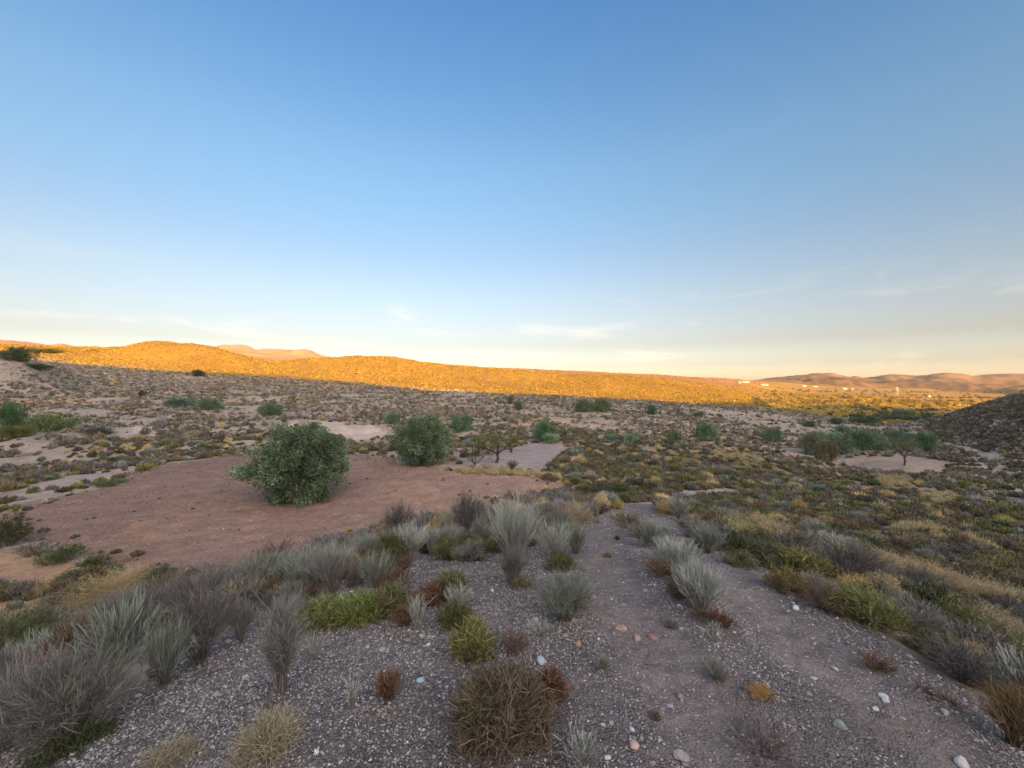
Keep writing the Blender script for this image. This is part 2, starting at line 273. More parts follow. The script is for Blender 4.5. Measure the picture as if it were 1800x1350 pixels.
def mesh_np(name, V, F, mat=None, smooth=True, cols=None, rnd=None, tri=False):
    me = bpy.data.meshes.new(name); V = np.asarray(V, np.float32); F = np.asarray(F, np.int32); k = F.shape[1]
    me.vertices.add(len(V)); me.vertices.foreach_set('co', V.ravel())
    me.loops.add(F.size); me.loops.foreach_set('vertex_index', F.ravel())
    me.polygons.add(len(F)); me.polygons.foreach_set('loop_start', np.arange(0, F.size, k, dtype=np.int32))
    me.polygons.foreach_set('loop_total', np.full(len(F), k, np.int32))
    me.polygons.foreach_set('use_smooth', np.full(len(F), smooth, bool))
    if cols is not None:
        a = me.attributes.new('col', 'FLOAT_COLOR', 'POINT'); c4 = np.ones((len(V), 4), np.float32); c4[:, :3] = cols; a.data.foreach_set('color', c4.ravel())
    if rnd is not None:
        a = me.attributes.new('rnd', 'FLOAT', 'POINT'); a.data.foreach_set('value', np.asarray(rnd, np.float32))
    me.update(calc_edges=True); me.validate()
    if mat: me.materials.append(mat)
    return me
def link(name, me, parent=None):
    o = bpy.data.objects.new(name, me); C.objects.link(o)
    if parent: o.parent = parent
    return o
def tag(o, label=None, cat=None, group=None, kind=None):
    if label: o['label'] = label
    if cat: o['category'] = cat
    if group: o['group'] = group
    if kind: o['kind'] = kind
    return o

# ------------------------------------------------------------------ materials
def newmat(name):
    m = bpy.data.materials.new(name); m.use_nodes = True; nt = m.node_tree; bs = nt.nodes['Principled BSDF']
    bs.inputs['Roughness'].default_value = 0.9; bs.inputs['Specular IOR Level'].default_value = 0.15
    return m, nt, bs
def mix_rgb(nt, typ, a, b_, f=1.0):
    n = nt.nodes.new('ShaderNodeMix'); n.data_type = 'RGBA'; n.blend_type = typ
    for s, v in ((0, f), (6, a), (7, b_)):
        if hasattr(v, 'links'): nt.links.new(v, n.inputs[s])
        elif s == 0: n.inputs[0].default_value = v
        else: n.inputs[s].default_value = (*v, 1)
    return n.outputs[2]
gm, nt, bs = newmat('ground'); L = nt.links; nn = nt.nodes
ca = N(nn, 'ShaderNodeAttribute', attribute_name='col'); ga = N(nn, 'ShaderNodeAttribute', attribute_name='grav')
geo = N(nn, 'ShaderNodeNewGeometry')
def noise(scale, det=5, ro=0.6):
    n = N(nn, 'ShaderNodeTexNoise'); n.inputs['Scale'].default_value = scale; n.inputs['Detail'].default_value = det; n.inputs['Roughness'].default_value = ro
    L.new(geo.outputs['Position'], n.inputs['Vector']); return n.outputs[0]
def mrange(v, a, b_, c, d):
    n = N(nn, 'ShaderNodeMapRange'); n.inputs[1].default_value = a; n.inputs[2].default_value = b_; n.inputs[3].default_value = c; n.inputs[4].default_value = d; L.new(v, n.inputs[0]); return n.outputs[0]
fine = mrange(noise(9, 8, .7), .3, .7, .72, 1.28); mid = mrange(noise(1.3, 6), .3, .7, .8, 1.2)
fm = N(nn, 'ShaderNodeMath', operation='MULTIPLY'); L.new(fine, fm.inputs[0]); L.new(mid, fm.inputs[1])
vm = N(nn, 'ShaderNodeVectorMath', operation='SCALE'); L.new(ca.outputs['Color'], vm.inputs[0]); L.new(fm.outputs[0], vm.inputs['Scale'])
vor = N(nn, 'ShaderNodeTexVoronoi'); vor.inputs['Scale'].default_value = 75; L.new(geo.outputs['Position'], vor.inputs['Vector'])
vr = N(nn, 'ShaderNodeValToRGB'); spc = N(nn, 'ShaderNodeSeparateColor'); L.new(vor.outputs['Color'], spc.inputs[0]); L.new(spc.outputs[0], vr.inputs[0])
els = vr.color_ramp; els.elements[0].color = (.10, .085, .08, 1); els.elements[1].color = (.46, .42, .40, 1)
for p, c in ((.25, (.15,.127,.118)), (.5, (.215,.188,.175)), (.72, (.29,.26,.245)), (.86, (.24,.175,.15)), (.93,(.45,.38,.34))):
    e = els.elements.new(p); e.color = (*c, 1)
dst = mrange(vor.outputs['Distance'], 0.25, .65, 1.0, .45)
vs2 = N(nn, 'ShaderNodeVectorMath', operation='SCALE'); L.new(vr.outputs[0], vs2.inputs[0]); L.new(dst, vs2.inputs['Scale'])
gmix = N(nn, 'ShaderNodeMath', operation='MULTIPLY'); L.new(ga.outputs['Fac'], gmix.inputs[0]); L.new(mrange(noise(3.1, 5), .38, .60, .15, .75), gmix.inputs[1])
colout = mix_rgb(nt, 'MIX', vm.outputs[0], vs2.outputs[0], gmix.outputs[0])
L.new(colout, bs.inputs['Base Color'])
bp = N(nn, 'ShaderNodeBump'); bp.inputs['Distance'].default_value = 0.03; bp.inputs['Strength'].default_value = 0.9; L.new(noise(14, 9, .72), bp.inputs['Height'])
bp2 = N(nn, 'ShaderNodeBump'); bp2.inputs['Distance'].default_value = 0.012; L.new(mrange(vor.outputs['Distance'], 0, .6, 1, 0), bp2.inputs['Height']); L.new(bp.outputs[0], bp2.inputs['Normal']); L.new(ga.outputs['Fac'], bp2.inputs['Strength'])
bp3 = N(nn, 'ShaderNodeBump'); bp3.inputs['Distance'].default_value = 0.35; bp3.inputs['Strength'].default_value = 0.7; L.new(noise(.9, 5, .6), bp3.inputs['Height']); L.new(bp2.outputs[0], bp3.inputs['Normal'])
L.new(bp3.outputs[0], bs.inputs['Normal'])

# close the sheet: the last azimuth repeats the first
NA = len(AZ); H[:, -1] = H[:, 0]
V = np.stack([GX, GY, H], -1).reshape(-1, 3)
ii, jj = np.meshgrid(np.arange(NR-1), np.arange(NA-1), indexing='ij'); a0 = (ii*NA + jj).ravel()
F = np.stack([a0, a0+1, a0+NA+1, a0+NA], 1)[:, ::-1]
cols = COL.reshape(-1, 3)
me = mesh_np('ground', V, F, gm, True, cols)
ga_ = me.attributes.new('grav', 'FLOAT', 'POINT'); ga_.data.foreach_set('value', GRMASK.ravel().astype(np.float32))
terrain = link('ground', me); tag(terrain, 'dry hilly ground of red soil, gravel and sunlit slopes', None, None, 'structure'); terrain['category'] = 'ground'

# ------------------------------------------------------------------ plant materials: colour of the plant comes from the object's own colour or a 'col' attribute
def plant_mat(name, wood, jitter=0.5, use_attr=False, translucent=0.0):
    m, nt, bs = newmat(name); L = nt.links; nn = nt.nodes
    if use_attr:
        a = N(nn, 'ShaderNodeAttribute', attribute_name='col'); base = a.outputs['Color']
    else:
        a = N(nn, 'ShaderNodeAttribute', attribute_name='col'); s = N(nn, 'ShaderNodeSeparateColor'); L.new(a.outputs['Color'], s.inputs[0])
        oi = N(nn, 'ShaderNodeObjectInfo')
        tipmix = mix_rgb(nt, 'MIX', wood, oi.outputs['Color'], s.outputs[1])
        mr = N(nn, 'ShaderNodeMapRange'); L.new(s.outputs[0], mr.inputs[0]); mr.inputs[3].default_value = 1 - jitter; mr.inputs[4].default_value = 1 + jitter
        sc = N(nn, 'ShaderNodeVectorMath', operation='SCALE'); L.new(tipmix, sc.inputs[0]); L.new(mr.outputs[0], sc.inputs['Scale']); base = sc.outputs[0]
    L.new(base, bs.inputs['Base Color']); bs.inputs['Roughness'].default_value = 0.7
    if translucent:
        tr = N(nn, 'ShaderNodeBsdfTranslucent'); L.new(base, tr.inputs[0]); mx = N(nn, 'ShaderNodeMixShader'); mx.inputs[0].default_value = translucent
        L.new(bs.outputs[0], mx.inputs[1]); L.new(tr.outputs[0], mx.inputs[2]); L.new(mx.outputs[0], nn['Material Output'].inputs[0])
    return m
M_twig = plant_mat('grey_twigs', (.13, .105, .085), .45)
M_leaf = plant_mat('green_leaves', (.10, .075, .045), .5, translucent=.2)
M_brown = plant_mat('brown_twigs', (.11, .07, .05), .5)
M_straw = plant_mat('dry_straw', (.22, .16, .09), .35, translucent=.25)
M_stem = plant_mat('woody_stems', (.085, .065, .05), .3)
M_olive = plant_mat('olive_leaves', (.06, .085, .05), .75, translucent=.1)
M_scrub = plant_mat('scrub', None, use_attr=True, translucent=.15)

def unit(v): return v / np.maximum(np.linalg.norm(v, axis=-1, keepdims=True), 1e-9)
def ribbons(P, W, rnd, tip, r):
    n, k, _ = P.shape
    d = unit(P[:, -1] - P[:, 0]); s = unit(np.cross(d, unit(r.normal(size=(n, 3)))))[:, None, :]
    V = np.stack([P - s*W[..., None]/2, P + s*W[..., None]/2], 2).reshape(-1, 3)
    b_ = (np.arange(n)*k*2)[:, None] + (np.arange(k-1)*2)[None, :]
    F = np.stack([b_, b_+1, b_+3, b_+2], -1).reshape(-1, 4)
    c = np.zeros((n, k, 2, 3)); c[..., 0] = rnd[:, None, None]; c[..., 1] = tip[..., None]
    return V, F, c.reshape(-1, 3)
def join(parts):
    Vs, Fs, Cs, o = [], [], [], 0
    for v, f, c in parts: Vs.append(v); Fs.append(f + o); Cs.append(c); o += len(v)
    return np.vstack(Vs), np.vstack(Fs), np.vstack(Cs)
def bez(p0, p1, p2, t):
    t = t[..., None]; return (1-t)**2*p0 + 2*t*(1-t)*p1 + t*t*p2
def stems(r, n, w, h, base=0.06, dome=0.45, lo=0.65, k=6, splay=0.3, inner=0.0):
    ph = r.uniform(0, 2*math.pi, n); rho = np.sqrt(r.uniform(inner**2, 1, n))
    end = np.stack([w/2*rho*np.cos(ph), w/2*rho*np.sin(ph), h*(1 - dome*rho**2)*r.uniform(lo, 1.04, n)], -1)
    b0 = np.stack([base*w*r.normal(size=n), base*w*r.normal(size=n), np.full(n, -0.02)], -1)
    ctl_ = np.stack([end[:, 0]*splay + b0[:, 0], end[:, 1]*splay + b0[:, 1], end[:, 2]*0.6], -1) + r.normal(size=(n, 3))*0.04*w
    t = np.linspace(0, 1, k)[None, :].repeat(n, 0)
    P = bez(b0[:, None], ctl_[:, None], end[:, None], t); P[:, 1:] += r.normal(size=(n, k-1, 3))*0.008*h
    return P, b0, ctl_, end
def subtwigs(r, b0, ctl_, end, m, ln, k=3, spread=0.6, t0=0.35, up=0.3, bend=0.25):
    n = len(b0); i = r.randint(0, n, m); t = r.uniform(t0, 1, m)**0.8
    p = bez(b0[i], ctl_[i], end[i], t); tan = unit(2*(1-t)[:, None]*(ctl_[i]-b0[i]) + 2*t[:, None]*(end[i]-ctl_[i]))
    d = unit(tan + spread*r.normal(size=(m, 3)) + np.array([0, 0, up])); l = ln*r.uniform(.4, 1.2, m)
    q = np.linspace(0, 1, k)[None, :, None]; bd = r.normal(size=(m, 3))*bend
    return p[:, None] + d[:, None]*l[:, None, None]*q + bd[:, None]*l[:, None, None]*q**2, t
# each builder returns (stem part, foliage part)
def b_twiggy(seed, w, h, q=1.0, wid=.0032):                      # grey upright twigs
    r = np.random.RandomState(seed); n = int(60*q)+12
    P, b0, c_, e_ = stems(r, n, w, h, dome=.35, splay=.35)
    st = ribbons(P, np.linspace(2.2, .8, 6)[None, :]*wid*np.ones((n, 1)), r.rand(n), np.linspace(0, .5, 6)[None, :]*np.ones((n, 1)), r)
    m = int(1700*q)+60; S, t = subtwigs(r, b0, c_, e_, m, .24*h, spread=.42, up=.3)
    fo = ribbons(S, np.array([1, .9, .45])[None, :]*wid*r.uniform(.7, 1.3, (m, 1)), r.rand(m), np.clip(np.array([.2, .7, 1.])[None, :]*(.45+.65*t[:, None]), 0, 1), r)
    return st, fo
def b_wispy(seed, w, h, q=1.0, wid=.003):                       # pale fine upright fan, tips white-green
    r = np.random.RandomState(seed); n = int(90*q)+20
    P, b0, c_, e_ = stems(r, n, w, h, base=.05, dome=.25, splay=.4, lo=.7)
    st = ribbons(P, np.linspace(1.5, .7, 6)[None, :]*wid*np.ones((n, 1)), r.rand(n), np.linspace(0, 1, 6)[None, :]*np.ones((n, 1)), r)
    m = int(800*q)+40; S, t = subtwigs(r, b0, c_, e_, m, .36*h, spread=.2, up=.55, bend=.1)
    fo = ribbons(S, np.array([1.1, 1.1, .5])[None, :]*wid, r.rand(m), np.clip(np.array([.4, .9, 1.1])[None, :]*(.5+.6*t[:, None]), 0, 1), r)
    return st, fo
def b_bushy(seed, w, h, q=1.0, wid=.005):                       # dense curly yellow-green
    r = np.random.RandomState(seed); n = int(50*q)+12
    P, b0, c_, e_ = stems(r, n, w, h, base=.14, dome=.55, lo=.6)
    st = ribbons(P, np.linspace(1.2, .7, 6)[None, :]*wid*np.ones((n, 1)), r.rand(n), np.linspace(0, .3, 6)[None, :]*np.ones((n, 1)), r)
    m = int(2200*q)+120; S, t = subtwigs(r, b0, c_, e_, m, .15*h+.02, spread=.9, t0=.25, up=.3, bend=.4)
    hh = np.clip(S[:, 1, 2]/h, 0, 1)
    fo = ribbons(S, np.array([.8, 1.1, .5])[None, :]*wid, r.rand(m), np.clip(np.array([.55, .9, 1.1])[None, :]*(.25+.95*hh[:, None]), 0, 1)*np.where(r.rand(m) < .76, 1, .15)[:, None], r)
    return st, fo
def b_grass(seed, w, h, q=1.0, wid=.003):                       # arching straw with seed heads
    r = np.random.RandomState(seed); n = int(420*q)+40
    P, b0, c_, e_ = stems(r, n, w, h, base=.16, dome=.5, lo=.45, k=7, splay=.12)
    st = ribbons(P, np.linspace(1.3, .5, 7)[None, :]*wid*np.ones((n, 1)), r.rand(n), np.clip(np.linspace(.1, 1.3, 7), 0, 1)[None, :]*np.ones((n, 1)), r)
    m = int(350*q)+20; S, t = subtwigs(r, b0, c_, e_, m, .10*h, spread=.5, t0=.8, up=.1)
    fo = ribbons(S, np.array([.8, 1.6, .5])[None, :]*wid, r.rand(m), np.ones((m, 3)), r)
    return st, fo
BUILD = {'twiggy': (b_twiggy, M_twig), 'wispy': (b_wispy, M_twig), 'bushy': (b_bushy, M_leaf), 'dead': (b_twiggy, M_brown), 'tangle': (b_bushy, M_brown), 'grass': (b_grass, M_straw)}
CATN = {'twiggy': ('grey_shrub', 'shrub'), 'wispy': ('pale_shrub', 'shrub'), 'bushy': ('green_shrub', 'shrub'), 'dead': ('brown_shrub', 'shrub'), 'tangle': ('brown_shrub', 'shrub'), 'grass': ('dry_grass_tuft', 'grass tuft')}
taken = []                                  # footprints of what stands already: x, y, radius
def upslope(x, y): return float(gz(x, y))

def plant(kind, px, py, wp, hp, color, label, q=1.0, wid=None, lean=(0, 0), z=0):
    x, y = ground(px, py); D = y; w = wp/FPX*D
    y2 = y + .38*w; x2 = x*(y2/y); zg = float(gz(x2, y2)); w = wp/FPX*y2*(.94 if D < 2.4 else 1.12); h = max(.35*hp/FPX*D, -(py - hp*(1 if D < 2.4 else 1.12) - CY)/FPX*(y2 + .05*w) - zg)
    fn, mt = BUILD[kind]; kw = {'wid': wid} if wid else {'wid': max(.0021 if kind not in ('bushy', 'tangle') else .0036, D*(0.0006 if kind not in ('bushy', 'tangle') else .0008))}
    st, fo = fn(rs.randint(1 << 30), w, h, q, **kw)
    name, cat = CATN[kind]
    root = bpy.data.objects.new(name, None); C.objects.link(root); root.location = (x2, y2, zg - .01 + z); root.rotation_euler = (lean[1], lean[0], 0)
    tag(root, label, cat)
    for nm, pr in (('stem', st), ('foliage', fo)):
        o = link(nm, mesh_np(nm, pr[0], pr[1], mt, False, pr[2]), root); o.color = (*color, 1)
    taken.append((x2, y2, w*0.5)); return root

GREY = (.24, .235, .215); DGREY = (.15, .142, .13); PALE = (.36, .38, .33); SAGE = (.21, .235, .185); YG = (.21, .21, .095); OLIV = (.13, .135, .045)
LIME = (.27, .29, .10); RUST = (.19, .10, .06); BRN = (.15, .10, .07); STRAW = (.50, .38, .20); GOLD = (.46, .33, .13); PINKG = (.25, .20, .19); DGRN = (.055, .085, .035)
FG = [
 # left corner
 ('twiggy',125,1340,235,200,(.16,.17,.14),'largest grey-green broom-like bush, filling the bottom left corner',2.2),
 ('wispy',70,1300,110,150,PINKG,'pinkish feathery shrub behind the big bottom left bush',1),
 ('bushy',120,1352,150,70,DGRN,'dark green low bush under the big broom-like bush in the corner',1.2),
 ('wispy',5,1340,80,140,GREY,'grey grassy shrub cut by the lower left picture edge',1),
 ('wispy',288,1212,66,98,SAGE,'small pale upright shrub beside the dark trunked shrub on the left',1),
 ('twiggy',352,1176,95,128,DGREY,'dark shrub with bare fanned stems at its foot, left on the gravel edge',1.4),
 ('twiggy',360,1095,112,98,DGREY,'tall dusty dark shrub right behind the bare-stemmed one on the left',1.6),
 ('twiggy',270,1110,90,80,GREY,'dusty grey rounded shrub left of the tall dark shrubs',1.2),
 ('twiggy',205,1140,130,88,DGREY,'wide dark grey shrub on the left slope below the straw grass',1.5),
 ('bushy',40,1165,120,95,(.16,.20,.09),'bright olive green bush at the left picture edge',1.6),
 ('grass',170,1080,120,70,(.40,.31,.15),'golden straw grass clump on the left slope beneath the field',1),
 ('grass',215,1045,90,50,STRAW,'paler straw grass just above the golden clump on the left slope',.8),
 ('bushy',150,1060,60,40,YG,'yellowish bush among the straw grass on the left slope',.8),
 ('bushy',108,995,62,36,(.10,.17,.05),'green bush on the near bank of the red field, far left',1),
 ('bushy',165,1010,55,34,OLIV,'olive bush next to the green one on the red field bank',.8),
 ('twiggy',60,985,60,30,DGREY,'low dark shrub at the left end of the field bank',.7),
 ('bushy',12,968,60,60,DGRN,'dark bush at the left picture edge beside the red field',.9),
 ('bushy',258,1018,60,16,(.10,.17,.05),'low green mat at the near corner of the red field',.6),
 ('wispy',425,1130,48,60,GREY,'short grey shrub right of the bare-stemmed dark shrub',.8),
 ('wispy',458,1045,92,66,SAGE,'fan-shaped grey shrub standing alone below the red field',1.5),
 ('dead',488,990,70,36,(.20,.10,.085),'low reddish shrub on the knoll edge against the red field',.9),
 ('twiggy',495,1228,62,170,GREY,'tall thin tangle of grey stems left of the centre gravel',1.3),
 ('grass',470,1362,150,125,(.36,.30,.19),'tall tan grass clump at the bottom edge, left of centre',1.2),
 ('grass',300,1375,130,80,(.33,.27,.17),'low tan grass at the bottom edge right of the corner bush',.8),
 ('twiggy',505,1110,70,60,GREY,'grey shrub left of the lime green mat of bush',.9),
 ('wispy',540,1050,70,70,SAGE,'pale shrub in the row right of the fan-shaped one',1),
 ('wispy',585,1052,80,82,GREY,'tall greyish feathery shrub behind the lime green bush',1.2),
 ('grass',612,1022,52,48,GOLD,'tawny grass tuft behind the lime green bush',.8),
 ('bushy',570,1112,110,56,LIME,'lime green low bush on the gravel, left half of its row',1.8),
 ('bushy',635,1100,75,56,(.24,.31,.07),'lime green low bush joined to the right of its twin',1.5),
 ('wispy',555,1165,30,50,PALE,'few pale stems rising in front of the lime green bush',.15),
 ('bushy',690,1090,66,60,YG,'olive yellow shrub right of the lime green bushes',1.3),
 ('dead',712,1108,46,40,RUST,'rust brown shrublet at the foot of the white stems',.9),
 ('wispy',735,1112,26,58,PALE,'narrow bundle of white stems on the gravel',.25),
 ('wispy',660,1040,60,58,SAGE,'silvery shrub left of the brown one on the slope',1),
 ('dead',692,1042,60,42,BRN,'brown dome shrub right of the silvery one on the slope',1.1),
 # the row along the knoll edge
 ('twiggy',560,990,60,44,DGREY,'dark shrub in the knoll edge row, left end',1),
 ('twiggy',620,984,70,46,PINKG,'mauve-grey shrub in the knoll edge row',1.1),
 ('twiggy',586,968,44,30,GREY,'small blue-grey shrub peeping over the knoll edge',.8),
 ('bushy',684,1000,50,66,OLIV,'olive-brown upright shrub left of the white fan tuft',1.2),
 ('wispy',718,992,60,58,PALE,'white fan tuft on the gravel edge',1),
 ('dead',708,1006,46,26,BRN,'brown skirt of twigs in front of the white fan tuft',.8),
 ('twiggy',702,948,54,56,DGREY,'dark upright shrub on the crest left of the straw stalks',1.2),
 ('twiggy',745,955,50,52,GREY,'grey shrub with pale tips on the crest beside the dark one',1.1),
 ('wispy',757,978,26,46,PALE,'thin silvery spray left of the yellow-green domes',.4),
 ('bushy',788,987,44,46,YG,'left yellow-green dome shrub at the foot of the tall dark one',1.5),
 ('bushy',838,985,44,38,(.20,.20,.09),'right yellow-green dome shrub at the foot of the tall dark one',1.4),
 ('twiggy',822,950,54,72,DGREY,'tall dark broom-like shrub on the knoll crest',1.6),
 ('grass',800,950,50,54,STRAW,'sparse straw stalks in front of the tall dark crest shrub',.2),
 ('wispy',843,965,26,46,SAGE,'sage coloured spray right of the tall dark crest shrub',.6),
 ('wispy',905,1000,84,100,PALE,'tall pale-tipped shrub standing by the left wheel rut',1.8),
 ('twiggy',900,1034,50,70,DGREY,'bare dark stemmed lower half shrub under the pale-tipped one',.8),
 ('bushy',915,1036,48,20,YG,'yellowish shrublet at the foot of the tall pale-tipped shrub',.5),
 ('wispy',973,985,54,52,PALE,'left one of two silvery fans beside the left wheel rut',1.1),
 ('wispy',1012,978,44,50,SAGE,'right one of two silvery fans beside the left wheel rut',1),
 ('bushy',985,1008,52,34,OLIV,'green-brown shrublet in front of the two silvery fans',.9),
 ('twiggy',945,935,60,44,DGREY,'dark grey shrub on the crest right of the tall pale one',1.2),
 ('twiggy',985,930,64,42,PINKG,'brownish grey shrub on the crest left of the rut',1.2),
 ('grass',1012,925,60,44,(.40,.31,.20),'tan grass clump on the crest where the rut bends away',1),
 ('bushy',870,890,16,16,DGRN,'small dark green bush alone at the edge of the red field',.6),
 ('bushy',905,886,60,16,(.07,.10,.055),'low dark green shrub strip along the right end of the red field, near part',.7),
 ('bushy',955,880,66,18,(.07,.10,.055),'low dark green shrub strip along the right end of the red field, far part',.7),
 ('bushy',1060,880,54,30,(.08,.11,.05),'dark green shrub where the track leaves the knoll',1),
 ('bushy',1085,872,44,24,(.08,.11,.05),'dark green shrub just right of the one where the track leaves the knoll',.9),
 ('grass',1052,900,24,26,GOLD,'golden tuft left of the track at the crest',.5),
 ('grass',1086,896,22,22,(.42,.36,.12),'yellow tuft right by the track at the crest',.5),
 ('dead',1052,906,44,20,(.12,.09,.075),'dark shrublet under the golden tuft at the crest',.7),
 # in the middle of the gravel
 ('twiggy',995,1106,98,88,SAGE,'rounded grey-green shrub alone on the gravel left of the rut',2.0),
 ('dead',1018,1075,50,40,(.20,.12,.08),'brown shrublet behind the rounded grey-green one',.8),
 ('wispy',948,1126,40,34,PALE,'small white twig spray left of the rounded shrub',.25),
 ('bushy',792,1056,62,52,YG,'olive yellow shrub in the middle of the left gravel',1.3),
 ('tangle',755,1066,56,40,(.18,.10,.06),'rust-brown shrub joined to the olive yellow one',1.1),
 ('wispy',806,1078,42,40,PALE,'white spiky tuft between two olive shrubs',.7),
 ('bushy',800,1110,60,46,OLIV,'dull olive shrub left above the bright yellow-green one',1.2),
 ('bushy',832,1172,84,84,(.29,.28,.09),'bright yellow-green open shrub in the centre foreground',1.5),
 ('dead',905,1165,70,60,(.17,.11,.07),'thin brown twigs between the bright shrub and the blue-white stone',.35),
 ('dead',683,1240,50,66,RUST,'small rust-red shrub alone on the gravel, left of centre',.9),
 ('wispy',619,1250,26,52,PALE,'single spray of white stems left of the rust-red shrub',.12),
 ('tangle',966,1242,60,68,(.19,.10,.06),'rust-brown shrub right of the big foreground bush',1.1),
 ('tangle',882,1352,205,178,(.135,.11,.07),'largest brown tangled bush at the bottom centre',3.0),
 ('tangle',860,1345,150,158,(.17,.155,.075),'olive tinged bush grown through the brown tangle at the bottom centre',1.0),
 ('wispy',1022,1372,90,85,PALE,'bare white branching twigs at the bottom edge right of centre',.3),
 ('grass',1336,1236,54,42,(.42,.25,.10),'orange-tan grass tuft on the gravel, right of centre',.5),
 ('twiggy',1342,1372,170,98,PINKG,'dead grey tangled twigs at the bottom edge, right of centre',1.0),
 ('wispy',1255,1135,30,36,PALE,'little pale twig in the gravel below the median strip',.15),
 # strip between the ruts
 ('dead',1106,932,62,28,(.20,.15,.09),'brown low grass at the far end of the strip between the ruts',1),
 ('wispy',1142,965,66,42,SAGE,'silvery grass-like shrub, farthest in the strip between the ruts',1.4),
 ('wispy',1190,1008,72,48,PALE,'silvery grass-like shrub in the middle of the strip between the ruts',1.5),
 ('dead',1165,1022,66,34,RUST,'rusty brown shrub on the left side of the median strip',1.2),
 ('wispy',1232,1082,78,74,PALE,'nearest and brightest silvery shrub in the strip between the ruts',1.8),
 ('dead',1190,1062,50,38,BRN,'grey-brown twigs left of the nearest silvery shrub',.8),
 ('dead',1268,1112,44,34,(.17,.085,.055),'rust brown shrublet closing the near end of the median strip',1),
 # right edge of the knoll
 ('grass',1180,905,50,30,GOLD,'golden grass clump on the crest right of the track',.9),
 ('twiggy',1212,950,70,40,GREY,'grey shrub first in the row right of the track',1.1),
 ('wispy',1245,976,54,44,SAGE,'silvery sage shrub in the row right of the track',1.2),
 ('bushy',1300,998,60,28,(.19,.19,.09),'low yellow-green shrub in front of the row right of the track',1),
 ('bushy',1330,975,70,44,OLIV,'dull green shrub behind the low yellow-green one, right row',1.2),
 ('grass',1295,950,70,46,(.44,.38,.16),'greenish straw grass in the back of the right row',1),
 ('grass',1355,955,90,46,STRAW,'long tan grass behind the dark dome in the right row',1.1),
 ('twiggy',1395,985,90,52,DGREY,'dark shrub in the right row beside the tan grass',1.4),
 ('bushy',1432,1020,60,44,(.26,.26,.09),'bright yellow-green shrub left of the grey dome',1.3),
 ('bushy',1388,1046,70,42,(.27,.20,.08),'orange-yellow shrub at the gravel edge, right row',1.2),
 ('twiggy',1495,1030,108,72,DGREY,'big grey dome shrub with straw tips in the right row',2.2),
 ('grass',1470,985,90,34,STRAW,'straw fringe behind the big grey dome',.8),
 ('dead',1450,1085,90,52,(.16,.12,.07),'brownish green shrub in front of the grey dome',1.3),
 ('bushy',1520,1105,110,66,(.25,.26,.09),'broad lime-yellow shrub leaning over the gravel edge',2.0),
 ('twiggy',1600,1120,84,66,GREY,'grey bush of trailing stems right of the lime-yellow one',1.3),
 ('twiggy',1622,1050,80,48,DGREY,'dark round shrub beneath the straw fringe on the right',1.3),
 ('bushy',1680,1130,100,70,(.22,.23,.09),'yellow-green shrub on the right slope between two grey ones',1.7),
 ('bushy',1645,1165,80,50,OLIV,'olive low shrub at the gravel edge on the right',1.1),
 ('twiggy',1690,1215,120,86,DGREY,'dark feathery shrub spilling on the gravel far right',1.7),
 ('bushy',1770,1190,90,76,(.18,.20,.09),'green shrub at the right picture edge above the brown one',1.4),
 ('dead',1785,1330,80,120,(.24,.16,.07),'tawny brown shrub at the lower right picture edge',1.4),
 ('dead',1540,1190,64,46,RUST,'thin rusty twigs on the gravel, right side',.6),
 ('dead',1620,1232,70,24,(.17,.09,.06),'low brown mat on the gravel near the right rut, far half',.7),
 ('dead',1665,1248,60,22,(.17,.09,.06),'low brown mat on the gravel near the right rut, near half',.7),
 ('grass',1560,1010,80,44,STRAW,'straw grass on the crest right of the grey dome',1),
 ('grass',1620,1025,90,46,STRAW,'tan grass above the dark round shrub on the right crest',1),
 ('grass',1672,1050,90,50,(.46,.36,.21),'pinkish tan grass, third along the right crest',1),
 ('grass',1720,1065,90,56,STRAW,'curled straw stalks near the right picture edge',1),
 ('grass',1775,1085,90,60,(.48,.38,.22),'straw grass clump cut by the right picture edge',1),
 ('grass',1740,1120,110,60,(.44,.35,.22),'matted straw grass below the curled stalks on the right',1),
 ('dead',1125,948,44,24,(.17,.13,.085),'low brown grass tucked between the farthest shrubs of the median strip',.8),
 ('wispy',1165,990,48,36,SAGE,'small silvery clump filling the median strip behind its middle shrub',1),
 ('dead',1215,1030,48,30,BRN,'brown twigs just behind the nearest silvery shrub of the median strip',.8),
 ('wispy',1212,1050,56,52,SAGE,'grey-green fan behind the nearest silvery shrub of the median strip',1.2),
 ('dead',1240,1095,50,26,(.17,.12,.08),'matted brown litter at the foot of the nearest silvery shrub',.8),
 ('grass',1180,975,50,34,(.36,.31,.20),'thin straw tuft standing in the median strip',.6),
 ('wispy',640,1000,60,50,SAGE,'silver-grey shrub in the left belt below the crest row',1),
 ('wispy',590,1015,60,44,PALE,'whitish fan of twigs in the left belt beside the tawny grass',1),
 ('dead',660,1010,52,40,BRN,'brown dead shrub in the left belt between two silvery ones',.9),
 ('twiggy',530,1010,60,48,GREY,'ash grey shrub at the lower end of the left belt',1),
 ('grass',560,1030,52,40,STRAW,'pale straw tuft in the left belt under the ash grey shrub',.8),
 ('bushy',760,940,46,40,OLIV,'olive shrub on the crest between the pale-tipped grey one and the tall dark one',1),
 ('twiggy',870,945,60,50,DGREY,'dark thicket on the crest behind the tall pale-tipped shrub',1.2),
 ('wispy',930,905,60,34,PINKG,'pinkish grey feathery shrub on the far side of the crest',.9),
 ('twiggy',985,900,60,36,GREY,'grey rounded shrub on the far side of the crest near the track',1),
]
for f in FG: plant(*f[:5], f[5], f[6], q=f[7])

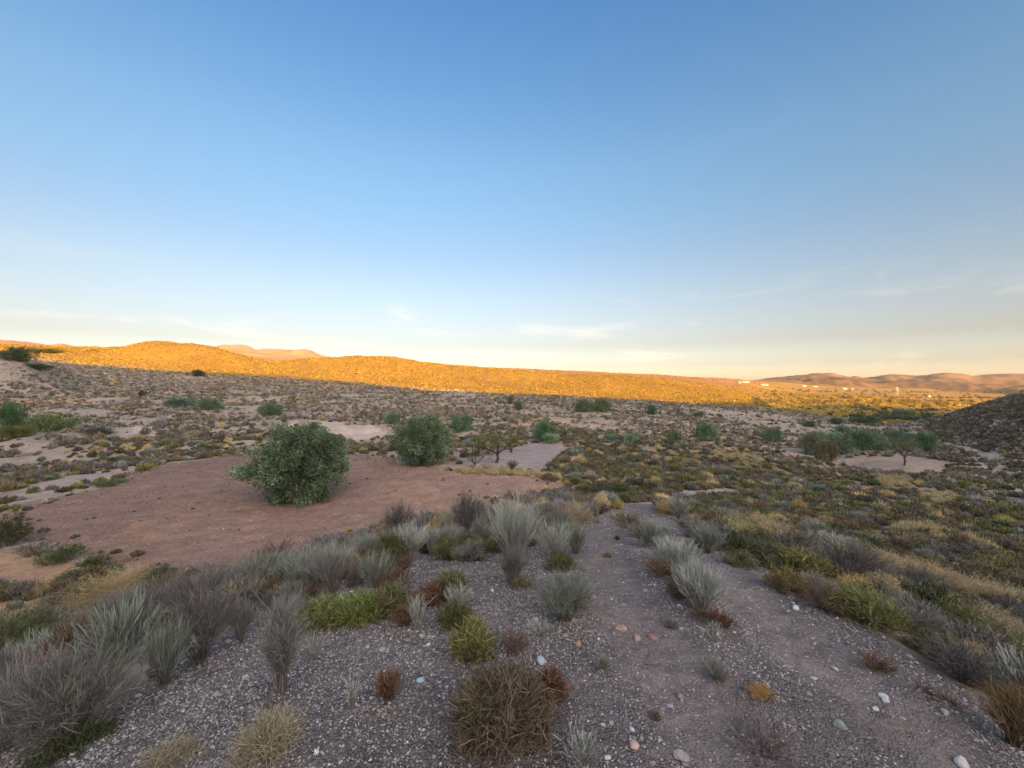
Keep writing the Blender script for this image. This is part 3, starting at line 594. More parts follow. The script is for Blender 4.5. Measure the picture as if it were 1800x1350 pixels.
# ------------------------------------------------------------------ trees
def tubes(segs, k=6):
    Vs, Fs, o = [], [], 0
    for p0, p1, r0, r1 in segs:
        p0 = np.array(p0, float); p1 = np.array(p1, float); d = unit(p1 - p0)
        a = unit(np.cross(d, [0.3, 1, 0.2])); b_ = np.cross(d, a); th = np.linspace(0, 2*math.pi, k, endpoint=False)
        ring = np.cos(th)[:, None]*a + np.sin(th)[:, None]*b_
        Vs += [p0 - d*r0*.2 + ring*r0, p1 + d*r1*.2 + ring*r1]
        i = np.arange(k); Fs.append(np.stack([o+i, o+(i+1) % k, o+k+(i+1) % k, o+k+i], 1)); o += 2*k
    V = np.vstack(Vs); return V, np.vstack(Fs), np.full((len(V), 3), .5)
def grow(r, p, d, ln, rad, depth, segs, tips, spread=.6, up=.25, nb=(2, 4)):
    q = p
    for s in range(3):
        d = unit(d + r.normal(size=3)*.13 + np.array([0, 0, up*.12])); n_ = q + d*ln/3; segs.append((q, n_, rad*(1-.12*s), rad*(1-.12*(s+1)))); q = n_
        if depth <= 1: tips.append(n_)
    if depth == 0: return
    for _ in range(r.randint(*nb)):
        grow(r, q, unit(d + r.normal(size=3)*spread + np.array([0, 0, up])), ln*r.uniform(.6, .85), rad*.62, depth-1, segs, tips, spread, up, nb)
def leaves(r, pts, dirs, ln, wd):
    n = len(pts); P = np.stack([pts, pts + dirs*ln[:, None]], 1)
    s = unit(np.cross(dirs, unit(r.normal(size=(n, 3)))))*wd[:, None]/2; mid_ = (P[:, 0]+P[:, 1])/2
    V = np.stack([P[:, 0], mid_ - s, P[:, 1], mid_ + s], 1).reshape(-1, 3); F = np.arange(4*n).reshape(-1, 4); return V, F
def olive_crown(seed, w, h, n, leaf, nclump=70, skirt=0.0, flat=0.0, fill=.3):
    # leafy sprays set over a lumpy dome; every clump is a tuft of narrow leaves fanning out and a little down
    r = np.random.RandomState(seed)
    ph = r.uniform(0, 2*math.pi, nclump); cz = r.uniform(-.9 + skirt, 1, nclump); sr = np.sqrt(1-np.clip(cz, -1, 1)**2)
    rad = r.uniform(.66, 1.0, nclump); rad[: int(nclump*fill)] *= r.uniform(.3, .75, int(nclump*fill))
    lob = 1 + .09*np.sin(3*ph + r.uniform(0, 6)) + .07*np.sin(5*ph + 2*cz + r.uniform(0, 6)); sr = sr**.92
    c = np.stack([w/2*.86*rad*lob*sr*np.cos(ph), w/2*.86*rad*lob*sr*np.sin(ph), h/2*.9*rad*cz*(1 + flat)], -1)
    outd = unit(c / np.array([w, w, h])); cs = w*r.uniform(.075, .15, nclump)*(h/w)**.3*(70/nclump)**.5
    i = r.randint(0, nclump, n); off = r.normal(size=(n, 3))*np.array([.55, .55, .75]); m = np.linalg.norm(off, axis=1, keepdims=True); off = off/np.maximum(m, .001)*np.minimum(m, 1.25)
    pts = c[i] + off*cs[i][:, None]; pts[:, 2] -= 0.15*cs[i]*np.abs(off[:, 0])
    sq = r.randint(0, 9, n)
    dirs = unit(outd[i]*.8 + off*.7 + r.normal(size=(n, 3))*.45 + np.array([0, 0, .25]) - np.array([0, 0, .5])*(cz[i] < 0)[:, None])
    V, F = leaves(r, pts, dirs, leaf*r.uniform(.7, 1.3, n), leaf*.42*r.uniform(.7, 1.3, n))
    cr_ = r.rand(nclump)[i]*.55 + r.rand(n)*.45
    col = np.zeros((n, 4, 3)); col[..., 0] = cr_[:, None]; col[..., 1] = (r.rand(n) < .75)[:, None]*1.0
    V[:, 2] += h/2*(1.0); return V, F, col.reshape(-1, 3)
OLG = (.18, .24, .135)
def tree_at(px, py, wp, hp, name, label, color=OLG, cat='tree', group=None, mesh=None, seed=1, **kw):
    x, y = ground(px, py); w = wp/FPX*y; h = hp/FPX*y; y2 = y + w*.3; zg = float(gz(x, y2))
    root = bpy.data.objects.new(name, None); C.objects.link(root); root.location = (x, y2, zg - .05)
    tag(root, label, cat, group)
    x2 = x * 1.0
    taken.append((x2, y2, w*.42))
    return root, w, h + (y2-y)*0.0, y
def big_olive(px, py, wp, hp, label, seed, n):
    root, w, h, D = tree_at(px, py, wp, hp, 'olive_tree', label)
    r = np.random.RandomState(seed); segs, tips = [], []
    for k in range(4):
        a = k*1.57 + r.uniform(-.4, .4); grow(r, np.array([.12*math.cos(a), .12*math.sin(a), 0]), unit(np.array([.45*math.cos(a), .45*math.sin(a), 1])), h*.3, .09, 3, segs, tips)
    ex_ = np.array([s[1] for s in segs]); sx_ = w*.40/max(.1, np.percentile(np.hypot(ex_[:, 0], ex_[:, 1]), 98)); sz_ = h*.85/ex_[:, 2].max(); S_c = np.array([min(1, sx_), min(1, sx_), min(1, sz_)])
    segs = [((0, 0, -.15), (0, 0, .12), .24, .2)] + [(np.array(a)*S_c, np.array(b_)*S_c, c1, c2) for a, b_, c1, c2 in segs]; V, F, c_ = tubes(segs); link('trunk', mesh_np('trunk', V, F, M_stem, True, c_), root).color = (.12, .10, .08, 1)
    V, F, c_ = olive_crown(seed, w, h, n, .095, 300, skirt=0); o = link('crown', mesh_np('crown', V, F, M_olive, False, c_), root); o.color = (*OLG, 1); o.location.z = -h*.03
    return root
t1 = big_olive(502, 897, 192, 158, 'largest round olive tree on the red field, nearest to the viewer', 101, 80000)
r_, w_, h_, D_1 = None, None, None, None
# a low arm of foliage sticking out on the left of the big one
ar = np.random.RandomState(5); n = 2600; pp = np.stack([ar.normal(size=n)*.38 - 2.25, ar.normal(size=n)*.25 - .2, ar.normal(size=n)*.16 + 1.35], -1)
V, F = leaves(ar, pp, unit(ar.normal(size=(n, 3))*.6 + np.array([-.9, 0, .1])), np.full(n, .11), np.full(n, .045)); cc = np.zeros((n, 4, 3)); cc[..., 0] = ar.rand(n)[:, None]; cc[..., 1] = 1
o = link('branch', mesh_np('branch', V, F, M_olive, False, cc.reshape(-1, 3)), t1); o.color = (*OLG, 1)
t2 = big_olive(735, 822, 126, 92, 'second round olive tree on the far edge of the red field', 102, 54000)

FARCROWN = [mesh_np('crown', *olive_crown(200+k, 2.0, 1.0 if k < 4 else 1.3, 7000, .075, 90)[:2], M_olive, False, olive_crown(200+k, 2.0, 1.0 if k < 4 else 1.3, 7000, .075, 90)[2]) for k in range(6)]
r3 = np.random.RandomState(3); segs = []
for k in range(5): segs.append(((0, 0, -.1), (.5*math.cos(k*1.3), .5*math.sin(k*1.3), .55), .04, .02))
V, F, c_ = tubes(segs); FARTRUNK = mesh_np('trunk', V, F, M_stem, True, c_)
MID = [ # px, base, w, h, colour, label
 (1464,816,50,36,(.17,.135,.075),'ochre brown thinning bush at the left end of the right hand bare field'),
 (808,764,52,29,(.12,.20,.10),'green bush showing behind the right shoulder of the second olive tree'),
 (686,748,42,22,(.19,.24,.15),'pale green bush showing behind the left shoulder of the second olive tree'),
 (957,777,62,33,(.12,.19,.10),'two-toned green bush above the small lilac field'),
 (966,781,44,18,(.24,.33,.20),'pale mint low bush in front of the two-toned one above the lilac field'),
 (465,734,52,20,(.10,.16,.09),'dark green bush in the gully above the largest olive tree'),
 (302,716,60,18,(.11,.18,.13),'left half of the blue-green thicket in the left gully'),
 (358,722,50,20,(.12,.17,.10),'right half of the blue-green thicket in the left gully'),
 (1030,727,42,20,(.14,.17,.09),'left of two joined bushes close under the sunlit slope'),
 (1062,726,42,24,(.14,.17,.09),'right of two joined bushes close under the sunlit slope'),
 (912,725,20,16,(.12,.15,.08),'small round bush below the brightest spot of the sunlit slope'),
 (897,711,14,15,(.11,.13,.08),'tiny dark bush touching the shadow edge'),
 (1148,731,28,17,(.12,.15,.09),'small grey-green bush right of the joined pair under the slope'),
 (1248,778,54,31,(.13,.20,.10),'round olive tree with a visible trunk gap in the middle distance'),
 (1188,780,40,24,(.17,.20,.11),'yellowish bush left of the round olive tree in the middle distance'),
 (1112,780,34,15,(.21,.31,.18),'mint green low bush, right one of the pair in the middle distance'),
 (1077,779,28,12,(.21,.30,.17),'mint green low bush, left one of the pair in the middle distance'),
 (1368,779,52,24,(.14,.20,.12),'olive bush between the round tree and the right hand grove'),
 (1232,735,20,10,(.13,.16,.10),'tiny bush under the clay bank right of the middle'),
 (1470,797,66,36,(.18,.25,.16),'pale olive tree at the left end of the grove'),
 (1494,801,48,34,(.17,.23,.15),'grey-green olive tree second in the grove with twigs at its foot'),
 (1491,776,42,24,(.13,.18,.12),'olive tree standing behind the left half of the grove'),
 (1536,793,70,38,(.13,.19,.12),'widest dark olive tree in the middle of the grove'),
 (1592,784,54,28,(.14,.20,.13),'olive tree behind and right of the widest one in the grove'),
 (1642,797,46,32,(.13,.20,.12),'olive tree at the right end of the grove'),
 (1640,784,34,24,(.12,.18,.12),'olive tree peeping behind the right end of the grove'),
 (1567,793,34,14,(.20,.27,.16),'low mint bush between the widest tree and the small trunked one'),
 (1437,803,46,36,(.16,.15,.11),'brownish thinning tree at the left front of the grove'),
 (1480,747,36,11,(.09,.13,.08),'dark bush in the valley behind the grove, left'),
 (1538,747,44,13,(.09,.13,.08),'dark bush in the valley behind the grove, right'),
 (1510,744,24,9,(.10,.13,.08),'small bush between the two dark valley bushes'),
 (1432,752,34,10,(.10,.13,.08),'dark low bush in the valley left of the others'),
 (1612,738,46,8,(.11,.16,.09),'green strip of bush low in the valley by the right hill'),
 (1575,738,30,7,(.12,.14,.07),'olive strip of bush low in the valley by the right hill'),
 (0,772,50,58,(.09,.16,.06),'green bush at the left picture edge in the middle distance'),
 (62,760,86,30,(.19,.24,.09),'wide yellowish green bush right of the edge bush'),
 (8,775,60,20,(.14,.14,.04),'low olive bush under the green one at the left edge'),
 (342,663,27,11,(.07,.06,.045),'dark brown rounded bush on the left just under the shadow edge'),
 (246,700,16,12,(.09,.08,.05),'dark spiky bush above the left gully'),
 (155,768,54,12,(.12,.11,.10),'dark grey low thicket right of the yellowish green bush'),
 (75,846,44,5,(.12,.14,.07),'small green mat shrub on the pale wash'),
 (50,868,22,12,(.18,.20,.06),'yellow-green shrublet on the left end of the wash'),
 (175,856,70,7,(.13,.15,.07),'long green mat on the upper edge of the red field'),
 (10,636,60,24,(.08,.10,.05),'dark bushy clump on the bluff at the far left'),
 (45,641,54,10,(.08,.10,.045),'dark green lower bush on the bluff at the far left'),
 (60,621,60,7,(.10,.10,.06),'thin dark bush line on top of the far left bluff'),
]
for k, (px, py, wp, hp, col, lab) in enumerate(MID):
    shrub = hp < 20
    root, w, h, D = tree_at(px, py, wp, hp, 'bush' if 'bush' in lab or 'shrub' in lab or 'mat' in lab or 'thicket' in lab else 'olive_tree', lab, cat='bush' if 'bush' in lab or 'shrub' in lab or 'mat' in lab or 'thicket' in lab else 'tree')
    me_ = FARCROWN[k % 6]; o = link('crown', me_, root); hh = 1.0 if k % 6 < 4 else 1.3
    o.scale = (w/2*.86, w/2*.86, h/hh*1.1); o.rotation_euler = (0, 0, k*1.7); o.color = tuple(v*f_ for v, f_ in zip(col, (1.08, 1.12, 1.05))) + (1,); o.location.z = -.03*h
    o = link('trunk', FARTRUNK, root); o.scale = (w/2, w/2, h); o.color = (.12, .10, .08, 1)

def almond(px, py, wp, hp, label, seed, leafn, col, bare=False, rtrunk=.11, trunk_frac=.32):
    root, w, h, D = tree_at(px, py, wp, hp, 'almond_tree', label)
    r = np.random.RandomState(seed); segs, tips = [], []
    fork = np.array([r.normal()*.04*h, 0, h*trunk_frac]); segs.append(((0, 0, -.1), fork*.5 + np.array([.03*h, 0, 0]), rtrunk, rtrunk*.85)); segs.append((segs[0][1], fork, rtrunk*.85, rtrunk*.8))
    for k in range(4):
        a = k*1.6 + r.uniform(-.3, .3); grow(r, fork, unit(np.array([math.cos(a), .7*math.sin(a), .75])), h*.30, rtrunk*.6, 3, segs, tips, .55, .3)
    P = np.array([s[1] for s in segs]); ext = np.percentile(np.abs(P[:, 0]), 97); sx = (w/2)/ext; sz = h/P[:, 2].max()
    S = np.array([sx, sx, sz]); segs = [(np.array(a)*S, np.array(b_)*S, c1, c2) for a, b_, c1, c2 in segs]; tips = [t*S for t in tips]
    V, F, c_ = tubes(segs, 5); o = link('trunk', mesh_np('trunk', V, F, M_stem, True, c_), root); o.color = (.07, .055, .045, 1)
    if leafn:
        tips = np.array(tips); i = r.randint(0, len(tips), leafn); pts = tips[i] + r.normal(size=(leafn, 3))*(.055 if leafn < 4300 else .085)*w
        V, F = leaves(r, pts, unit(r.normal(size=(leafn, 3)) + np.array([0, 0, -.2])), r.uniform(.04, .09, leafn), r.uniform(.02, .04, leafn)); cc = np.zeros((leafn, 4, 3)); cc[..., 0] = r.rand(leafn)[:, None]; cc[..., 1] = 1
        o = link('crown', mesh_np('crown', V, F, M_leaf, False, cc.reshape(-1, 3)), root); o.color = (*col, 1)
almond(870, 819, 92, 56, 'almond tree with forked dark trunk and thin olive foliage beside the second olive tree', 301, 4200, (.17, .18, .06))
almond(832, 821, 50, 42, 'small leafless tree branching from the ground left of the almond tree', 302, 150, (.17, .15, .07), rtrunk=.06, trunk_frac=.08)
almond(898, 798, 66, 46, 'greyish almond tree half hidden behind the leafier one', 303, 1500, (.17, .155, .09))
almond(838, 800, 48, 34, 'leafy yellowish almond tree behind the leafless one', 304, 1800, (.19, .19, .07))
almond(1603, 821, 46, 46, 'small tree with bent dark trunk alone on the right hand bare field', 305, 5000, (.14, .15, .07), trunk_frac=.42)

# groves on the plain and along the valley bottom: one tree each
GR_TREES = 0
def far_tree(x, y, w, h, col, label, group):
    root = bpy.data.objects.new('tree', None); C.objects.link(root); root.location = (x, y, float(gz(x, y)) - .1)
    tag(root, label, 'tree', group); k = rs.randint(0, 6)
    o = link('crown', FARSMALL[k], root); o.scale = (w/2, w/2, h/1.2); o.color = (*col, 1); o.rotation_euler = (0, 0, rs.uniform(0, 6))
FARSMALL = [mesh_np('crown', *olive_crown(400+k, 2.0, 1.2, 420, .30, 20)[:2], M_olive, False, olive_crown(400+k, 2.0, 1.2, 420, .30, 20)[2]) for k in range(6)]
for k in range(44):
    px = rs.uniform(1495, 1640); py = 719 + (px-1500)*0.03 + rs.uniform(-2, 18)*(1 if px < 1640 else .3); x, y = ground(px, py)
    far_tree(x, y, rs.uniform(3, 5.5), rs.uniform(1.2, 2.4), (.10, .125, .075), 'one of the dark green trees in the shaded valley bottom before the sunlit plain', 'trees in the shaded valley bottom')
for k in range(280):
    px = rs.uniform(1355, 1795); py = rs.uniform(0, 1)**1.3*34 + 683 - (0 if px < 1500 else -2); 
    if rs.rand() < .5: py = rs.choice([689, 695.5, 700, 706]) + rs.normal()*.7
    x, y = ground(px, py, 320)
    if y > 2600 or y < 330: continue
    s = rs.uniform(1.6, 3.4)*(1 + y/1800)
    far_tree(x, y, s*1.3, s*.75, (.19, .145, .055) if rs.rand() < .7 else (.13, .095, .06), 'one of the small sunlit trees scattered in rows over the golden plain', 'trees on the sunlit plain')

# ------------------------------------------------------------------ farm buildings and pylon on the plain
def simple_mat(name, c, ro=.8):
    m, nt, bs = newmat(name); bs.inputs['Roughness'].default_value = ro
    n = N(nt.nodes, 'ShaderNodeTexNoise'); n.inputs['Scale'].default_value = 1.5; n.inputs['Detail'].default_value = 5
    mr = N(nt.nodes, 'ShaderNodeMapRange'); nt.links.new(n.outputs[0], mr.inputs[0]); mr.inputs[3].default_value = .8; mr.inputs[4].default_value = 1.15
    s = N(nt.nodes, 'ShaderNodeVectorMath', operation='SCALE'); s.inputs[0].default_value = c; nt.links.new(mr.outputs[0], s.inputs['Scale']); nt.links.new(s.outputs[0], bs.inputs['Base Color']); return m
M_wall = simple_mat('whitewash', (.5, .47, .42)); M_roof = simple_mat('roof_tiles', (.42, .26, .18)); M_dark = simple_mat('dark_opening', (.05, .05, .06)); M_metal = simple_mat('galvanised', (.5, .5, .5), .5)
def boxv(x0, x1, y0, y1, z0, z1):
    V = [(x, y, z) for z in (z0, z1) for x, y in ((x0, y0), (x1, y0), (x1, y1), (x0, y1))]
    return V, [(0,3,2,1),(4,5,6,7),(0,1,5,4),(1,2,6,5),(2,3,7,6),(3,0,4,7)]
def box_obj(name, boxes, mat, parent):
    Vs, Fs, o = [], [], 0
    for b_ in boxes:
        v, f = boxv(*b_); Vs += v; Fs += [[i+o for i in q] for q in f]; o += 8
    return link(name, mesh_np(name, Vs, Fs, mat, False), parent)
def house(px, py, w, d, h, label, rot=0.1):
    w, d, h = w*.65, d*.65, h*.62
    x, y = ground(px, py, 500); root = bpy.data.objects.new('farmhouse', None); C.objects.link(root); root.location = (x, y, float(gz(x, y)) - .3); root.rotation_euler = (0, 0, rot); tag(root, label, 'building')
    box_obj('wall', [(-w/2, w/2, -d/2, d/2, 0, h)], M_wall, root)
    e = .4; rh = d*.18
    V = [(-w/2-e, -d/2-e, h-.05), (w/2+e, -d/2-e, h-.05), (w/2+e, d/2+e, h-.05), (-w/2-e, d/2+e, h-.05), (-w/2-e, 0, h+rh), (w/2+e, 0, h+rh)]
    F3 = [(0,1,5,4), (2,3,4,5), (1,2,5,5), (3,0,4,4), (3,2,1,0)]
    me = bpy.data.meshes.new('roof'); me.from_pydata(V, [], [tuple(dict.fromkeys(f)) for f in F3]); me.materials.append(M_roof); link('roof', me, root)
    nwin = max(2, int(w/5)); box_obj('door', [(-w/2+w*.1, -w/2+w*.1+1.2, -d/2-.05, -d/2+.02, .3, 2.4)], M_dark, root)
    for k in range(nwin):
        cx = -w/2 + w*(k+1.2)/(nwin+.7); box_obj('window', [(cx, cx+1.1, -d/2-.05, -d/2+.02, 1.3, 2.5)], M_dark, root)
house(1309, 672.5, 26, 10, 4.5, 'long white farm building at the left end of the plain, below the skyline')
house(1299, 673, 10, 8, 4, 'small white shed just left of the long farm building')
house(1343, 677.5, 22, 9, 4.5, 'white farm building alone right of the long one', -.2)
house(1413, 679, 20, 9, 5, 'white farmhouse with trees at the foot of the far mountain')
house(1432, 680, 34, 10, 4.5, 'long pale barn right of the farmhouse at the mountain foot')
house(1484, 684, 26, 10, 6, 'pale yellow farm building in the middle of the plain')
house(1497, 684.5, 12, 9, 5, 'small pale house touching the farm building in the middle of the plain', .3)
house(1218, 674, 9, 7, 3.5, 'tiny white hut on the slope below the skyline')
house(1632, 697.5, 9, 7, 5, 'small bright house by the tree line right of the pylon')
x, y = ground(1577, 696, 500); root = bpy.data.objects.new('power_pylon', None); C.objects.link(root); root.location = (x, y, float(gz(x, y))); tag(root, 'lattice power pylon on the golden plain', 'pylon')
ph_ = 16/FPX*y; segs = []
for sx, sy in ((-1, -1), (1, -1), (1, 1), (-1, 1)):
    segs.append(((sx*ph_*.13, sy*ph_*.13, 0), (sx*ph_*.02, sy*ph_*.02, ph_), .16, .12))
for k in range(7):
    z0, z1 = ph_*k/7, ph_*(k+1)/7; a0_ = ph_*(.13-.11*k/7); a1_ = ph_*(.13-.11*(k+1)/7)
    for (u0, v0), (u1, v1) in (((-1,-1),(1,-1)), ((1,-1),(1,1)), ((1,1),(-1,1)), ((-1,1),(-1,-1))):
        segs.append(((u0*a0_, v0*a0_, z0), (u1*a1_, v1*a1_, z1), .08, .08)); segs.append(((u1*a0_, v1*a0_, z0), (u0*a1_, v0*a1_, z1), .08, .08))
V, F, _c = tubes(segs, 4); link('lattice', mesh_np('lattice', V, F, M_metal, False), root)
for z in (.68, .8, .92):
    box_obj('crossarm', [(-ph_*.17, ph_*.17, -.15, .15, ph_*z, ph_*z+.35)], M_metal, root)

# ------------------------------------------------------------------ stones
def ico(sub):
    t = (1+5**.5)/2
    V = [(-1,t,0),(1,t,0),(-1,-t,0),(1,-t,0),(0,-1,t),(0,1,t),(0,-1,-t),(0,1,-t),(t,0,-1),(t,0,1),(-t,0,-1),(-t,0,1)]
    F = [(0,11,5),(0,5,1),(0,1,7),(0,7,10),(0,10,11),(1,5,9),(5,11,4),(11,10,2),(10,7,6),(7,1,8),(3,9,4),(3,4,2),(3,2,6),(3,6,8),(3,8,9),(4,9,5),(2,4,11),(6,2,10),(8,6,7),(9,8,1)]
    V = [list(v) for v in V]
    for _ in range(sub):
        c = {}; G = []
        def m(a, b_):
            k = (min(a, b_), max(a, b_))
            if k not in c: V.append([(V[a][i]+V[b_][i])/2 for i in range(3)]); c[k] = len(V)-1
            return c[k]
        for a, b_, d in F:
            x, y_, z = m(a, b_), m(b_, d), m(d, a); G += [(a, x, z), (b_, y_, x), (d, z, y_), (x, y_, z)]
        F = G
    return unit(np.array(V, float)), np.array(F)
def rock(seed, sub, rough=.25):
    r = np.random.RandomState(seed); V, F = ico(sub); V = V.copy()
    for k in range(7):                       # cut flat facets
        d = unit(r.normal(size=3)); lim = r.uniform(.55, .85); s = V @ d; V -= np.outer(np.maximum(s-lim, 0), d)*.9
    V *= 1 + r.normal(size=(len(V), 1))*rough*.12
    V *= np.array([1, r.uniform(.65, .95), r.uniform(.4, .7)]); return V, F
def merge(T, pos, scl, rot, col, tilt=None):
    # T: list of (V, F, shade) templates; one merged mesh of all copies
    Vs, Fs, Cs, o = [], [], [], 0; pick = rs.randint(0, len(T), len(pos))
    for k, (V, F, sh) in enumerate(T):
        i = np.where(pick == k)[0]
        if not len(i): continue
        c, s = np.cos(rot[i])[:, None], np.sin(rot[i])[:, None]; W = V[None]*scl[i][:, None, :]
        X = W[..., 0]*c - W[..., 1]*s; Y = W[..., 0]*s + W[..., 1]*c
        P = np.stack([X, Y, W[..., 2]], -1) + pos[i][:, None, :]
        Vs.append(P.reshape(-1, 3)); nv = len(V); Fs.append((F[None] + (np.arange(len(i))*nv)[:, None, None] + o).reshape(-1, F.shape[1])); o += nv*len(i)
        Cs.append((col[i][:, None, :]*sh[None, :, None]).reshape(-1, 3))
    return np.vstack(Vs), np.vstack(Fs), np.vstack(Cs)
M_stone = plant_mat('stone', None, use_attr=True)
T0 = [(*rock(500+k, 0), np.ones(12)) for k in range(8)]; T1 = [(*rock(520+k, 1), np.ones(42)) for k in range(8)]
PAL = .95*np.array([(.33,.30,.28),(.39,.36,.335),(.24,.215,.20),(.30,.25,.22),(.215,.19,.18),(.45,.42,.39),(.30,.225,.185),(.28,.27,.26),(.19,.16,.145),(.52,.49,.46)])
PW = np.array([.2,.12,.18,.14,.12,.05,.06,.08,.03,.02])
def scatter_polar(n, r0, r1, amax=58, gamma=1.0):
    rr = np.sqrt(rs.uniform(r0**2, r1**2, n)) if gamma == 1 else np.exp(rs.uniform(math.log(r0), math.log(r1), n))
    a = R(1)*rs.uniform(-amax, amax, n); return rr*np.sin(a), rr*np.cos(a), rr
def stones(n, r0, r1, s0, s1, T, gamma=1.0, poly=GRAV, sink=.15, pal=PAL, pw=PW, clump=.0):
    x, y, rr = scatter_polar(n, r0, r1, 62, gamma); k = in_poly(x, y, poly)
    rd_ = np.minimum(*[road_d(x, y, P) for P in RUTS]) if poly is GRAV else 9; k &= (rd_ > .30) | (rs.rand(n) < .35)
    if clump: k &= (fbm(x/.9, y/.9, 3, 131) + rs.uniform(-.5, .5, n)) > -clump
    x, y = x[k], y[k]; m = len(x); s = s0*(s1/s0)**(rs.rand(m)**2.2)
    pos = np.stack([x, y, gz(x, y) + s*.35*(1-sink)], -1); scl = np.stack([s, s, s], -1)*rs.uniform(.8, 1.2, (m, 3))
    col = pal[rs.choice(len(pal), m, p=pw/pw.sum())]*rs.uniform(.8, 1.2, (m, 1))
    return merge(T, pos, scl, rs.uniform(0, 6.28, m), col)
parts = [stones(52000, .8, 3.2, .0028, .009, T1, clump=.35), stones(90000, 3.2, 7, .0045, .012, T0, clump=.3), stones(42000, 6.5, 14, .007, .022, T0, clump=.4), stones(9000, 1.1, 5.5, .004, .009, T1), stones(420, 1.2, 7, .007, .013, T1, gamma=2)]
parts.append(stones(3500, 2.5, 12, .012, .03, T1, gamma=1, sink=.9))
V, F, c_ = join(parts); o = link('gravel', mesh_np('gravel', V, F, M_stone, False, c_)); tag(o, 'loose grey and reddish pebbles covering the knoll and its track', 'gravel', None, 'stuff')
REDP = np.array([(.30,.19,.14),(.38,.27,.21),(.21,.13,.095),(.44,.35,.29)]); RW = np.array([.4,.3,.25,.05])
parts = [stones(60000, 10, 36, .010, .045, T0, poly=RED, pal=REDP, pw=RW, clump=.35), stones(5000, 22, 60, .02, .06, T0, poly=LILAC, pal=PAL, pw=PW), stones(9000, 3, 16, .01, .04, T0, poly=polyw([(-150,1345),(180,1290),(330,1170),(450,1080),(600,1010),(560,975),(380,1025),(180,990),(0,960),(-150,960)]), pal=REDP, pw=RW)]
V, F, c_ = join(parts); o = link('soil_clods', mesh_np('soil_clods', V, F, M_stone, True, c_)); tag(o, 'small clods and stones strewn over the reddish tilled fields', 'clods', None, 'stuff')
STONES = [(1092,1107,24,(.45,.27,.17),'tan-orange stone, left of the row of three stones by the left rut'),(1119,1124,22,(.42,.30,.25),'pinkish stone in the middle of the row of three by the left rut'),(1147,1122,24,(.34,.16,.12),'angular brick-red stone, right of the row of three by the left rut'),
 (1016,1134,18,(.45,.26,.16),'orange-brown stone below the rounded grey-green shrub'),(952,1164,26,(.46,.48,.50),'blue-white chunky stone left of the track'),(739,1197,16,(.32,.55,.60),'turquoise stone beside the rust-red shrub'),
 (1115,1312,24,(.60,.38,.27),'white and orange stone near the bottom centre'),(1197,1334,32,(.36,.30,.28),'large grey-pink stone at the bottom edge'),(1128,1298,14,(.38,.24,.18),'small brown stone just above the white and orange one'),
 (1111,1283,12,(.62,.60,.58),'small white upright stone above the white and orange one'),(1068,1333,14,(.60,.58,.55),'white stone left of the large grey-pink one'),(1195,1227,18,(.28,.20,.18),'dull brown round stone in the centre right gravel'),
 (1178,1242,12,(.40,.40,.40),'light grey stone next to the dull brown one'),(1398,1070,16,(.66,.64,.62),'bright white stone at the edge of the right rut'),(1476,1277,26,(.26,.29,.27),'flat greenish grey stone in the right rut'),
 (1553,1226,20,(.58,.58,.52),'upper one of a pair of white stones in the right rut'),(1557,1233,16,(.60,.58,.54),'lower one of a pair of white stones in the right rut'),(1540,1248,14,(.62,.60,.58),'white stone just left below the white pair'),
 (1468,1177,16,(.50,.47,.45),'pale flat stone upper in the right rut'),(1430,1193,12,(.55,.52,.50),'small pale stone left of the pale flat one'),(1660,1254,18,(.36,.34,.34),'grey stone at the end of the brown mat'),
 (556,1323,14,(.68,.67,.64),'white round stone near the bottom left gravel'),(766,1242,16,(.30,.20,.18),'dark red-brown stone left of the big brown bush'),(1262,1116,14,(.50,.45,.42),'pale stone at the end of the median strip'),
 (740,1119,12,(.50,.42,.32),'cream stone below the narrow bundle of white stems'),(753,1134,10,(.62,.60,.60),'small white pebble right below the cream stone'),(1204,1345,14,(.30,.22,.22),'reddish grey stone behind the large grey-pink one'),
 (1690,1345,34,(.55,.50,.47),'flat pale stone at the bottom right edge'),(462,1130,14,(.42,.25,.16),'orange stone among the shrubs on the left'),(1060,1275,10,(.45,.48,.52),'bluish pebble below the left rut'),(1074,1272,11,(.50,.28,.18),'orange pebble beside the bluish one')]
for k, (px, py, wp, col, lab) in enumerate(STONES):
    V, F = rock(600+k, 2, .3); x, y = ground(px, py); s = wp/FPX*y/2*.88; c3_ = np.tile(tuple(.72*v**1.0*.8 + .28*.8*sum(col)/3 for v in col), (len(V), 1))*(1 + .25*fbm(V[:, 0]*2+k, V[:, 1]*2+V[:, 2]*3, 3, k)[:, None])
    o = link('stone', mesh_np('stone', V*s, F, M_stone, False, np.clip(c3_, .02, .8))); o.location = (x, y, float(gz(x, y)) + s*.25); o.rotation_euler = (0, 0, k*1.3); tag(o, lab, 'stone'); taken.append((x, y, .09))

